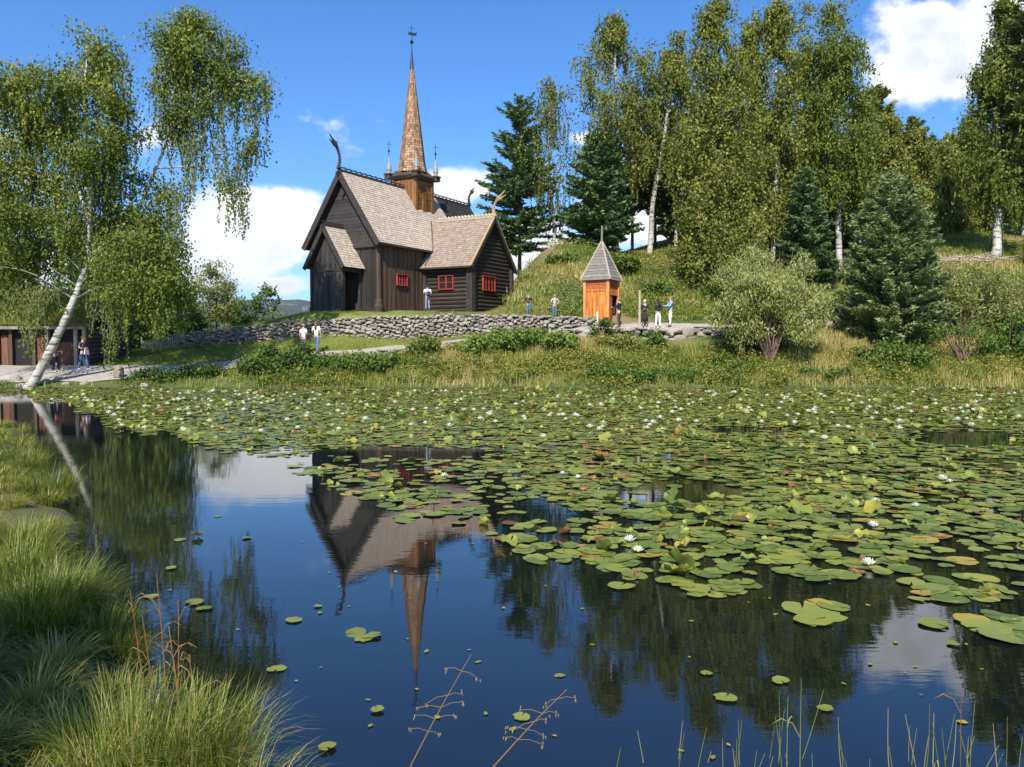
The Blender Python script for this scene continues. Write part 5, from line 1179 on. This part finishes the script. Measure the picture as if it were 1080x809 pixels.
# ---- loose leaves drifting on the open water
lm = []
for s in range(3):
    m = MB(); V = np.array([(-1, 0, 0), (-.3, .5, .05), (.5, .42, .0), (1, 0, .1), (.4, -.45, .02), (-.4, -.5, .06)])+rr.normal(size=(6, 3))*.06; m.add(V, [(0, 5, 4, 3, 2, 1)], [.62, .85, .5][s]); o = m.build('floating_leaf', G['pad']); lm.append(o.data); bpy.data.objects.remove(o)
for i in range(60):
    px_, py_ = rr.uniform(170, 1060), rr.uniform(560, 800); x_, y_ = onwater(px_, py_)
    if cover(np.array([px_]), np.array([py_]), np.array([x_]), np.array([y_]))[0] > .2 or Hs(x_, y_) > -.05: continue
    o = bpy.data.objects.new('floating_leaf', lm[rr.randint(3)]); col.objects.link(o); q = rr.uniform(.012, .035); o.scale = (q, q, q); o.location = (x_, y_, .006); o.rotation_euler = (0, 0, rr.rand()*6.28)
    tag(o, 'tiny fallen leaf drifting on the open dark water', 'leaf', 'fallen leaves on the open water')

# ================================================================ near bank grass
def longgrass(mb, cx, cy, cz, rr, n, L=(.4, .7), R0=.16, w=.0026, tone=.45, lean=(.35, 1.), wind=(0, 0), tv=.13, seg=5):
    a = rr.rand(n)*6.283; q = np.sqrt(rr.rand(n)); d = np.stack([np.cos(a), np.sin(a), 0*a], 1); B = np.array([cx, cy, cz])+d*(q*R0)[:, None]
    d2 = unit(d+np.stack([rr.normal(size=n)*.5+wind[0], rr.normal(size=n)*.5+wind[1], 0*a], 1)); s = np.stack([-d2[:, 1], d2[:, 0], 0*a], 1)
    Ln = rr.uniform(*L, n); ln = (rr.uniform(*lean, n)*(.35+.65*q)); t = np.linspace(0, 1, seg)
    out = (ln[:, None]*Ln[:, None])*(t[None]**1.5)*.85; up = Ln[:, None]*(t[None]*(1-.15*ln[:, None])-ln[:, None]*.62*t[None]**2.4)
    pos = B[:, None]+d2[:, None]*out[..., None]+UP*up[..., None]
    wd = w*(1-t**2*.93); ww = wd[None, :, None]*rr.uniform(.6, 1.4, (n, 1, 1))
    V = np.stack([pos-s[:, None]*ww, pos+s[:, None]*ww], 2).reshape(-1, 3); b0 = np.arange(n)[:, None, None]*(2*seg)+np.arange(seg-1)[None, :, None]*2
    Fq = (b0+np.array([0, 1, 3, 2])[None, None]).reshape(-1, 4)
    mb.add(V, Fq, np.repeat(np.clip(tone+rr.normal(size=n)*tv+rr.choice([0, 0, 0, .4], n), 0, 1), 2*seg))
rr = np.random.RandomState(515); mb = MB()
yy = 3.6
while yy < 26:
    st_ = .46 if yy < 12 else .6
    bx_ = float(np.interp(yy, BY, BX)); x_ = bx_-.02
    while x_ > -.66*yy-1.2:
        cx, cy = x_+rr.normal()*.12, yy+rr.normal()*.12; h = Hs(cx, cy)
        if h > -.02 and (rr.rand() > .22 or yy < 5):
            n = int(520 if yy < 11 else (300 if yy < 16 else 180)); ed = math.exp(-abs(x_-bx_)/.8)
            longgrass(mb, cx, cy, h-.02, rr, n, (.17, .30+.15*rr.rand()), .17, .0028 if yy < 10 else .0045, .60+.15*rr.normal()+.1*math.sin(cx*2.3+cy), (.5, 1.15), (.35, -.3), tv=.17)
        x_ -= st_*rr.uniform(.8, 1.2)
    yy += st_*.9
# taller arching tussocks at the water's edge
for px_, py_, n, l in [(95, 590, 900, .62), (30, 500, 500, .7), (60, 530, 400, .7), (70, 668, 900, .66), (20, 640, 600, .7), (105, 690, 500, .45), (120, 665, 300, .4), (40, 690, 700, .7)]:
    x_, y_ = onwater(px_, py_); x_ = min(x_, float(np.interp(y_, BY, BX))+.02); longgrass(mb, x_, y_, max(0, Hs(x_, y_)), rr, n, (l*.6, l), .26, .0032, .42, (.3, 1.), (.3, -.2))
tag(mb.build('shore_grass', G['grass']), kind='stuff')
def tussock(px_, py_, n, l, label, wind=(.3, 0), tone=.5, lean=(.2, .8), R0=.22):
    x_, y_ = onwater(px_, py_); m = MB(); longgrass(m, 0, 0, 0, rr, n, (l*.55, l), R0, .0027, tone, lean, wind, seg=6); o = m.build('grass_tussock', G['grass'], loc=(x_, y_, max(-.02, Hs(x_, y_)-.02))); tag(o, label, 'grass tussock')
tussock(146, 838, 600, .58, 'bright green grass tussock at the bottom left, behind the dry brown stalks', (.1, .1), .48, (.15, .8), .30)
tussock(215, 826, 760, .62, 'bright green grass tussock at the bottom, right of the dry brown stalks', (.5, .1), .50, (.2, .9), .26)
tussock(262, 870, 160, .58, 'thin grass tussock bending far right over the water at the bottom', (1.2, .2), .45, (.5, 1.1), .14)
# dry brown stalks
def stalk(pts, r, mat, label, group, name='dry_stalk', leafn=2, cat='stalk', loc=None, tone=.4):
    pts = np.array(pts, float); o0 = pts[0].copy(); q = interp_pts(pts-o0, 14); m = MB(); m.tube(q, np.linspace(r, r*.4, 14), 5, tone)
    for k in range(leafn):
        i = rr.randint(4, 12); a = rr.rand()*6.28; d = np.array([math.cos(a), math.sin(a)*.4, 0]); L = rr.uniform(.08, .22); 
        m.tube([q[i], q[i]+d*L*.25+UP*L*.45, q[i]+d*L*.6+UP*L*.6, q[i]+d*L*.9+UP*L*.42], [.0028, .003, .002, .0008], 3, tone+.3)
    return tag(m.build(name, mat, loc=o0), label, cat, group)
for (x0, y0, x1, y1, Y, lab) in [(176, 835, 165, 603, 4.4, 'tallest dry brown reed stalk at the bottom left'), (180, 830, 188, 632, 4.45, 'dry reddish stalk just right of the tallest one'), (158, 830, 137, 622, 4.6, 'dry brown stalk leaning left of the tallest one'), (168, 835, 150, 650, 4.5, 'short reddish stalk left of the tallest dry one'), (192, 835, 178, 660, 4.35, 'dry stalk crossing behind the tallest one'), (120, 830, 108, 700, 4.5, 'pale dry stalk at the far left of the dry group'), (205, 835, 200, 690, 4.3, 'short pale dry stalk at the right of the dry group')]:
    a = P(x0, y0, Y); b = P(x1, y1, Y+.1); mid = (a+b)/2+Vector((.02, 0, 0)); stalk([tuple(a), tuple(mid), tuple(b)], .0055, G['straw'], lab, None, 'reed_stalk', 5, 'reed', tone=rr.uniform(.1, .5))
# bent grass stems with seed heads hanging over the water
for (pts, Y, lab) in [([(428, 818), (462, 752), (497, 690)], 3.9, 'reddish grass stem with drooping seeds, left of the two leaning right'), ([(512, 818), (560, 765), (598, 727)], 3.8, 'reddish grass stem with drooping seeds, right of the two leaning right')]:
    q = [np.array(P(a, b, Y+.04*i)) for i, (a, b) in enumerate(pts)]; o0 = q[0].copy(); q = interp_pts([p-o0 for p in q], 12); m = MB(); m.tube(q, np.linspace(.0032, .0014, 12), 5, .3)
    for i in (4, 5, 6, 7, 9):
        for s in (-1, 1):
            d = unit(np.array([s*1., .1*rr.normal(), rr.uniform(-.5, .3)])); L = rr.uniform(.05, .12); e = q[i]+d*L; m.tube([q[i], q[i]+d*L*.5+UP*.01, e], [.0012, .001, .001], 3, .6)
            for k in range(3): c_ = e+rr.normal(size=3)*.008; m.tube([c_, c_+np.array([.004*s, 0, -.014])], [.0028, .001], 4, .8)
    tag(m.build('wild_grass', G['straw'], loc=o0), lab, 'grass')
# thin rushes along the bottom
for i in range(46):
    px_ = rr.choice([rr.uniform(630, 1075), rr.normal(820, 45), rr.normal(1000, 45)]); top = rr.uniform(752, 800) if rr.rand() < .8 else rr.uniform(725, 755); Y = rr.uniform(3.7, 4.2); ln = rr.normal()*14
    a = P(px_, 850, Y); b = P(px_+ln, top, Y); c_ = (a+b)/2; stalk([tuple(a), tuple(c_+Vector((rr.normal()*.008, 0, 0))), tuple(b)], .0026, G['grass'], 'thin rush stem standing in the water along the bottom edge', 'thin rushes along the bottom edge', 'rush_stem', 0, 'rush', tone=rr.uniform(.45, .95))
for (a_, t_, lab, tn) in [(843, 716, 'tallest green rush stem at the bottom, centre right', .6), (829, 735, 'tall green rush stem left of the tallest one at the bottom', .6), (1012, 728, 'tall reddish rush stem at the bottom right', .15), (983, 752, 'straight pale rush stem left of the reddish one', .9)]:
    a = P(a_, 850, 4.0); b = P(a_+2, t_, 4.0); stalk([tuple(a), tuple((a+b)/2), tuple(b)], .0034, G['grass'] if tn > .2 else G['straw'], lab, None, 'rush_stem', 1, 'rush', tone=tn)

# a tree on the photographer's own bank, behind and left of the camera: its shade falls on the near grass
rr = np.random.RandomState(31)
broadleaf('birch_tree', (-5.7, -7.6, .3), [([(0, 0, 0), (.1, 0, 4), (-.1, .1, 8), (0, 0, 12.4)], .14, .02)], auto(12.4, 7.4, 1.85, 18, rr, 'birch', 16), G['birchleaf'], G['bbark'], rr, (.12, .08), 30, (2, .8), .35, 'birch on the near bank outside the picture, shading the bottom left grass', 'tree')

# ================================================================ people
def person(px, py, hpx, Y, rz, label, skin=(.52, .32, .23), top=(.8, .8, .8), legs=(.05, .07, .13), hair=(.08, .05, .03), shoes=(.08, .07, .06), arms='down', step=0., sleeve='short', skirt=False, longhair=False, backpack=None, bag=None, bald=False, female=False):
    base = P(px, py, Y); gz = Hs(base.x, Y)+(.06); base = Vector((base.x, Y, gz)); Ht = hpx/F*Y*1.0
    Ht = min(max(Ht, 1.45), 1.88); k = Ht/1.75
    root = empty('person', base, rz, label, 'person')
    # joints, facing -y (local)
    hip = .095; sh = .17 if female else .19
    J = {}
    J['pel'] = (0, 0, .93); J['waist'] = (0, 0, 1.08); J['chest'] = (0, .01, 1.30); J['neck0'] = (0, .01, 1.45); J['neck'] = (0, 0, 1.52); J['head'] = (0, -.015, 1.60); J['crown'] = (0, -.01, 1.69)
    for s, n in ((-1, 'l'), (1, 'r')):
        st_ = step*s
        J['hip'+n] = (s*hip, 0, .88); J['knee'+n] = (s*.10, -st_*.5-.02, .49); J['ank'+n] = (s*.105, -st_, .09); J['toe'+n] = (s*.125, -st_-.15, .03)
        J['sho'+n] = (s*sh, .01, 1.42)
        ar = arms if isinstance(arms, str) else arms[0 if s < 0 else 1]
        if ar == 'down': J['elb'+n] = (s*(sh+.06), .03, 1.13); J['wri'+n] = (s*(sh+.07), -.05, .88); J['han'+n] = (s*(sh+.065), -.08, .80)
        elif ar == 'bent': J['elb'+n] = (s*(sh+.07), .03, 1.15); J['wri'+n] = (s*(sh-.03), -.20, 1.12); J['han'+n] = (s*(sh-.09), -.27, 1.14)
        elif ar == 'camera': J['elb'+n] = (s*(sh+.04), -.15, 1.22); J['wri'+n] = (s*.07, -.27, 1.45); J['han'+n] = (s*.045, -.30, 1.52)
        elif ar == 'fwd': J['elb'+n] = (s*(sh+.05), -.12, 1.17); J['wri'+n] = (s*(sh), -.36, 1.20); J['han'+n] = (s*(sh-.02), -.45, 1.21)
        elif ar == 'hip': J['elb'+n] = (s*(sh+.16), .06, 1.18); J['wri'+n] = (s*(sh-.0), -.04, 1.03); J['han'+n] = (s*(sh-.05), -.08, 1.0)
    def skinobj(name, edges, rad, mat, extra=None, parent=root, rootj=None):
        names = []
        for a, b in edges:
            for q in (a, b):
                if q not in names: names.append(q)
        me = bpy.data.meshes.new(name); me.from_pydata([tuple(np.array(J[q])*k) for q in names], [(names.index(a), names.index(b)) for a, b in edges], [])
        ob = bpy.data.objects.new(name, me); col.objects.link(ob); md = ob.modifiers.new('s', 'SKIN'); sv = me.skin_vertices[0].data
        for i, q in enumerate(names):
            r = rad[q]*k if not isinstance(rad[q], tuple) else None
            sv[i].radius = (rad[q][0]*k, rad[q][1]*k) if r is None else (r, r); sv[i].use_root = (q == (rootj or names[0]))
        sb = ob.modifiers.new('b', 'SUBSURF'); sb.levels = 1; sb.render_levels = 1
        dg = bpy.context.evaluated_depsgraph_get(); m2 = bpy.data.meshes.new_from_object(ob.evaluated_get(dg)); bpy.data.objects.remove(ob)
        m2.name = name; m2.materials.clear(); m2.materials.append(mat)
        for p in m2.polygons: p.use_smooth = True
        o = bpy.data.objects.new(name, m2); col.objects.link(o); o.parent = parent; return o
    def mt(nm, c_): return plain(nm, c_, .8, .12, 9)
    sk = mt('skin', skin); bw = .115 if female else .125
    E = [('pel', 'waist'), ('waist', 'chest'), ('chest', 'neck0'), ('neck0', 'neck'), ('neck', 'head'), ('head', 'crown')]
    Rd = dict(pel=(bw, .10), waist=(bw-.02, .09), chest=(bw+.01, .10), neck0=(.075, .065), neck=(.052, .052), head=(.078, .092), crown=(.062, .072))
    for n in 'lr':
        E += [('pel', 'hip'+n), ('hip'+n, 'knee'+n), ('knee'+n, 'ank'+n), ('ank'+n, 'toe'+n), ('chest', 'sho'+n), ('sho'+n, 'elb'+n), ('elb'+n, 'wri'+n), ('wri'+n, 'han'+n)]
        Rd.update({'hip'+n: .082, 'knee'+n: .055, 'ank'+n: .036, 'toe'+n: (.03, .022), 'sho'+n: .055, 'elb'+n: .038, 'wri'+n: .026, 'han'+n: (.034, .02)})
    body = skinobj('body', E, Rd, sk, rootj='pel')
    # fingers, thumb, nose and ears joined onto the body
    m = MB()
    for s, n in ((-1, 'l'), (1, 'r')):
        w_, h_ = np.array(J['wri'+n])*k, np.array(J['han'+n])*k; d = unit(h_-w_); ref = np.array([0, 1., 0]) if abs(d[2]) > .6 else np.array([0, 0, 1.]); sd_ = unit(np.cross(d, ref)); nn = np.cross(sd_, d)
        across = nn if abs(d[2]) > .6 else sd_
        curl = unit(np.cross(across, d))*(-s)
        for j, ln in enumerate((.062, .074, .070, .055)):
            b = h_+across*(j-1.5)*.017*k+d*.012; m.tube([b, b+d*ln*.5*k, b+d*ln*.9*k+curl*.018*k], [.0085*k, .008*k, .006*k], 5)
        b = h_-d*.03*k+across*-.028*k; m.tube([b, b-across*.022*k+d*.025*k, b-across*.022*k+d*.055*k+curl*.01], [.011*k, .009*k, .007*k], 5)
    hz = 1.615*k; m.tube([(0, -.085*k, hz+.01), (0, -.115*k, hz-.012), (0, -.09*k, hz-.022)], [.008*k, .014*k, .012*k], 5)
    for s in (-1, 1): m.tube([(s*.078*k, -.0, hz-.02), (s*.092*k, .008, hz+.0), (s*.082*k, .01, hz+.025)], [.008, .014, .008], 5)
    fo = m.build('parts', sk, root, smooth=True)
    import bmesh
    bm = bmesh.new(); bm.from_mesh(body.data); bm.from_mesh(fo.data); bm.to_mesh(body.data); bm.free(); bpy.data.objects.remove(fo)
    for s in (-1, 1):
        m = MB(); m.tube([(s*.030*k, -.094*k, hz+.012), (s*.030*k, -.101*k, hz+.012)], [.009, .006], 6); m.build('eye', mt('eye', (.03, .02, .02)), body)
    # clothes
    E = [('pel', 'waist'), ('waist', 'chest'), ('chest', 'neck0')]; Rd = dict(pel=(bw+.022, .122), waist=(bw+.01, .112), chest=(bw+.025, .118), neck0=(.085, .075))
    for n in 'lr':
        E += [('chest', 'sho'+n)]
        if sleeve == 'long': E += [('sho'+n, 'elb'+n), ('elb'+n, 'wri'+n)]
        else:
            J['mid'+n] = tuple(np.array(J['sho'+n])*.3+np.array(J['elb'+n])*.7); E += [('sho'+n, 'mid'+n)]; Rd['mid'+n] = .056
        Rd.update({'sho'+n: .071, 'elb'+n: .053, 'wri'+n: .040})
    skinobj('shirt', E, Rd, mt('shirt_cloth', top), rootj='pel')
    J['pel2'] = (0, 0, .96)
    if skirt:
        m = MB(); m.tube([(0, 0, z*k) for z in (1.02, .85, .6, .38)], [.14*k, .17*k, .20*k, .23*k], 12); m.build('skirt', mt('skirt_cloth', legs), root, smooth=True)
    else:
        E = [('pel2', 'pel')]; Rd = dict(pel2=(bw+.012, .112), pel=(bw+.022, .12))
        for n in 'lr': E += [('pel', 'hip'+n), ('hip'+n, 'knee'+n), ('knee'+n, 'ank'+n)]; Rd.update({'hip'+n: .102, 'knee'+n: .074, 'ank'+n: .058})
        skinobj('trousers', E, Rd, mt('trouser_cloth', legs), rootj='pel')
    for n in 'lr':
        a, t_ = np.array(J['ank'+n])*k, np.array(J['toe'+n])*k; m = MB(); m.tube([a+np.array([0, .05, -.045])*k, a+np.array([0, .02, -.03])*k, (a+t_)/2+np.array([0, 0, -.01])*k, t_+np.array([0, -.03, .0])], [.04*k, .05*k, .043*k, .026*k], 8); m.build('shoe', mt('shoe_leather', shoes), root, smooth=True)
    if not bald:
        m = MB(); V = ICO[0].copy(); V = V[:]; V = V*np.array([.094, .108, .100])+np.array([0, .012, 1.652]); msk = (V[:, 1] < -.045) & (V[:, 2] < 1.665); V[msk, 1] = -.045+.0*V[msk, 1]; V[V[:, 2] < 1.60, 1] = np.maximum(V[V[:, 2] < 1.60, 1], .02)
        m.add(V*k, ICO[1])
        if longhair: m.tube([(0, .06*k, 1.66*k), (0, .09*k, 1.52*k), (0, .12*k, 1.36*k), (0, .11*k, 1.24*k)], [.08*k, .085*k, .07*k, .03*k], 8)
        m.build('hair', mt('hair', hair), root, smooth=True)
    if backpack:
        b = empty('backpack', base+Matrix.Rotation(rz, 3, 'Z')@Vector((0, .20*k, 1.05*k)), rz, backpack[1], 'backpack'); m = MB(); V, Fq = rock(np.random.RandomState(1), .14, .10, .21, .6, .0); m.add(V+np.array([0, .02, .1]), Fq); m.build('bag_body', mt('backpack_cloth', backpack[0]), b, smooth=True)
        m = MB(); V, Fq = rock(np.random.RandomState(2), .10, .05, .09, .6, .0); m.add(V+np.array([0, .12, .03]), Fq); m.build('front_pocket', mt('backpack_pocket', tuple(c_*.7 for c_ in backpack[0])), b, smooth=True)
        m = MB()
        for s in (-1, 1): m.tube([(s*.08, -.06, .0), (s*.10, -.16, .05), (s*.11, -.31, .2), (s*.10, -.22, .36), (s*.08, -.05, .26)], .012, 5)
        m.build('strap', mt('backpack_strap', (.05, .05, .06)), b)
    if bag:
        hnd = Vector(J['hanl'])*k; b = empty('shoulder_bag', base+Matrix.Rotation(rz, 3, 'Z')@Vector((hnd.x-.02, hnd.y-.02, hnd.z-.34)), rz, bag[1], 'bag'); m = MB(); m.hexa([(-.16, -.04, 0), (.16, -.04, 0), (.16, .04, 0), (-.16, .04, 0), (-.14, -.02, .26), (.14, -.02, .26), (.14, .02, .26), (-.14, .02, .26)]); m.build('bag_body', mt('bag_cloth', bag[0]), b)
        m = MB(); m.tube([(-.10, 0, .25), (-.06, 0, .34), (.06, 0, .34), (.10, 0, .25)], .010, 5); m.build('handle', mt('bag_handle', bag[0]), b)
    return root
person(88, 388, 36, 44.0, R(80), 'person in navy T-shirt and blue jeans walking on the path by the barn', top=(.03, .04, .10), legs=(.06, .12, .26), hair=(.10, .07, .05), arms=('bent', 'down'), step=.2, bag=((.75, .58, .62), 'pale pink bag carried by the walker in navy by the barn'), shoes=(.3, .5, .6))
person(59, 391, 34, 43.3, R(95), 'person in red top and dark trousers half hidden by the birch trunk', top=(.40, .03, .04), legs=(.02, .02, .03), sleeve='long', arms='bent', step=.12, female=True, shoes=(.6, .5, .5))
person(320.5, 375, 33, 45.0, R(150), 'person in white T-shirt, left one of the couple on the sloping path', top=(.80, .78, .72), legs=(.10, .12, .16), hair=(.28, .20, .12), step=.1, arms=('bent', 'down'))
person(334, 373.5, 34, 45.3, R(170), 'brown haired person in white top and jeans, right one of the couple on the path', top=(.82, .82, .80), legs=(.10, .15, .24), hair=(.16, .06, .03), step=.25, arms=('down', 'bent'), female=True, longhair=True)
person(451, 331, 27, 53.2, R(190), 'visitor in white T-shirt and grey shorts standing at the log annex wall', top=(.82, .82, .82), legs=(.22, .24, .28), hair=(.03, .02, .02), arms='bent', backpack=((.03, .05, .22), 'blue backpack on the visitor at the log annex wall'))
person(557.5, 333, 23, 51.5, R(20), 'person in black top and jeans behind the wall, right of the church', top=(.02, .02, .02), legs=(.08, .14, .26), sleeve='long', arms='bent')
person(585, 333, 24, 51.3, R(200), 'person in beige shirt and blue jeans behind the wall, left of the kiosk', top=(.45, .40, .34), legs=(.08, .16, .28), sleeve='long', arms='hip', hair=(.3, .25, .2))
person(653, 345.5, 31, 48.4, R(-110), 'person in black standing by the open side of the orange kiosk', top=(.015, .015, .018), legs=(.03, .04, .06), sleeve='long', arms='fwd', hair=(.25, .10, .06), longhair=False)
person(680, 345, 29, 48.6, R(10), 'white haired person in long black dress beside the pale post', top=(.015, .015, .018), legs=(.015, .015, .018), sleeve='long', arms='bent', hair=(.7, .7, .66), skirt=True, female=True)
person(694, 345, 30, 48.5, R(190), 'person with long dark hair, black top and white trousers in the group of four', top=(.02, .02, .025), legs=(.72, .72, .70), hair=(.015, .012, .012), sleeve='long', longhair=True, female=True, arms='bent', step=.06)
person(707, 344.5, 32, 48.7, R(-80), 'person in light blue shirt and white trousers, rightmost of the group by the kiosk', top=(.22, .38, .70), legs=(.75, .73, .68), hair=(.25, .15, .08), sleeve='long', arms='fwd', step=.05)
person(885, 347, 28, 48.9, R(30), 'person in patterned white top and blue jeans beside the big blue green spruce', top=(.66, .66, .68), legs=(.14, .24, .38), hair=(.12, .08, .05), sleeve='long', arms='bent', female=True)

# ================================================================ small things
def post(px, py0, py1, Y, r, mat, label, name='wooden_post', box=False, cat='post', lean=0):
    a = P(px, py0, Y); z0 = Hs(a.x, Y)-.15; z1 = P(px, py1, Y).z; m = MB()
    if box: m.box(-r, r, -.03, .03, 0, z1-z0)
    else: m.tube([(0, 0, 0), (lean*.5, 0, (z1-z0)*.6), (lean, 0, z1-z0-.03), (lean, 0, z1-z0)], [r*1.05, r, r*.95, r*.7], 9)
    return tag(m.build(name, mat, loc=(a.x, Y, z0)), label, cat)
post(674.5, 345, 306, 48.9, .075, G['palewood'], 'tall pale bare wooden post between the kiosk and the group')
post(322, 334, 323, 51.3, .16, G['petal'], 'small white board standing behind the wall left of the church porch', 'notice_board', True, 'board')
post(630, 336, 329, 48.9, .05, G['petal'], 'small white marker post in front of the orange kiosk', 'marker_post', True, 'post')
def stump():
    p = P(125, 400, 42.2); z = Hs(p.x, 42.2)-.1; m = MB(); V, Fq = rock(np.random.RandomState(3), .34, .3, .40, .55, .1); m.add(V+np.array([0, 0, .38]), Fq, .3)
    tag(m.build('tree_stump', G['graybark'], loc=(p.x, 42.2, z)), 'squat grey stump at the edge of the gravel path', 'stump')
stump()
rr = np.random.RandomState(8)
for i, (px_, py_, Y, s, lab) in enumerate([(12, 402, 41.6, .55, 'big grey boulder on the shore left of the birch foot'), (-8, 405, 41.4, .4, 'boulder at the very left edge of the shore'), (48, 405, 41.2, .35, 'flat stone right of the birch foot'), (62, 403, 41.6, .3, 'small stone on the shore beside the path'), (22, 409, 40.6, .3, 'dark stone at the foot of the leaning birch'), (152, 412, 40.7, .28, 'reddish stone at the waterside under the bushes'),
                                          (614, 356, 47.0, .35, 'white pointed stone below the path left of the kiosk'), (455, 372, 44.6, .3, 'stone in the weeds below the wall'), (70, 408, 40.9, .25, 'small shore stone near the water by the birch'), (88, 408, 41.0, .22, 'smallest shore stone near the path by the barn')]):
    x_ = xat(px_, Y); V, Fq = rock(rr, s, s*.7, s*.5, .4, .1); m = MB(); m.add(V, Fq, .6 if i != 6 else .8); o = m.build('boulder', G['stone'] if i != 6 else G['lead'], loc=(x_, Y, Hs(x_, Y)+s*.15)); tag(o, lab, 'boulder')
def fence(pts, h, label, pick=.16, rails=2, mat='palewood', name='picket_fence', lay=False):
    pts = np.array([(xat(a, Y), Y) for a, Y in pts]); root = empty(name, (*pts[0], Hs(*pts[0])), 0, label, 'fence'); o0 = np.array([*pts[0], Hs(*pts[0])])
    L = np.linalg.norm(pts[-1]-pts[0]); n = int(L/pick); u = (pts[-1]-pts[0])/L; m = MB()
    if not lay:
        for i in range(n+1): p = pts[0]+u*i*pick; z = Hs(*p); q = np.array([*p, z])-o0; m.box(q[0]-.04, q[0]+.04, q[1]-.015, q[1]+.015, q[2]-.1, q[2]+h*rr.uniform(.9, 1.05), rr.rand())
        m.build('pickets', G[mat], root)
    r = MB(); z0, z1 = Hs(*pts[0]), Hs(*pts[-1])
    for k in range(rails):
        hh = h*(.25+.6*k/max(1, rails-1)); a = np.array([0, .04, hh]); b = np.array([*(pts[-1]-pts[0]), z1-z0+hh])+np.array([0, .04, .25 if lay else 0]); r.tube([a, b], .045 if lay else .03, 6, rr.rand())
    r.build('rails', G[mat], root)
    for i in range(3 if lay else 2):
        p = pts[0]+u*L*i/(2 if lay else 1); q = np.array([*p, Hs(*p)])-o0
        m = MB(); m.tube([q+UP*-.1, q+UP*h*1.25], .05, 6); m.build('fence_post', G[mat], root)
fence([(150, 53.5), (194, 53.0)], .75, 'low grey picket fence joining the left end of the stone wall')
fence([(856, 60), (879, 61)], 1.2, 'short slanting fence of round rails beside the bare birch trunk', rails=5, lay=True, name='rail_fence')
# heap of cut branches on the right slope
m = MB(); p = place(1010, 57)
for i in range(110):
    a = rr.normal()*.35+(0 if rr.rand() < .7 else 1.5); L = rr.uniform(.8, 2.4); c_ = np.array([rr.normal()*1.7, rr.normal()*.5, abs(rr.normal())*.28+.08]); d = np.array([math.cos(a), math.sin(a)*.6, rr.normal()*.15]); m.tube([c_-d*L/2, c_+d*L/2], [.035, .012], 4, rr.rand())
tag(m.build('brushwood_heap', G['palewood'], loc=p), 'heap of cut grey branches on the right slope below the weeping birch', 'brushwood heap')
def shed():
    x_, y_, z_ = place(972, 72); z_ = P(972, 236, 72).z-2.0; b = empty('small_shed', (x_, y_, z_), R(-25), 'small dark shed roof showing between the spruce and the wood', 'shed')
    m = MB(); m.box(-1.3, 1.3, -1.2, 1.2, -2.5, 1.5); m.build('wall', G['tarbrown'], b); m = MB()
    for s in (-1, 1): m.slab(np.array([-1.6, 0, 2.3]), EX, unit(np.array([0, s*1.9, -1.2])), unit(np.array([0, s*1.2, 1.9])), 3.2, 1.8, .12)
    m.build('roof', G['tarbrown'], b)
shed()
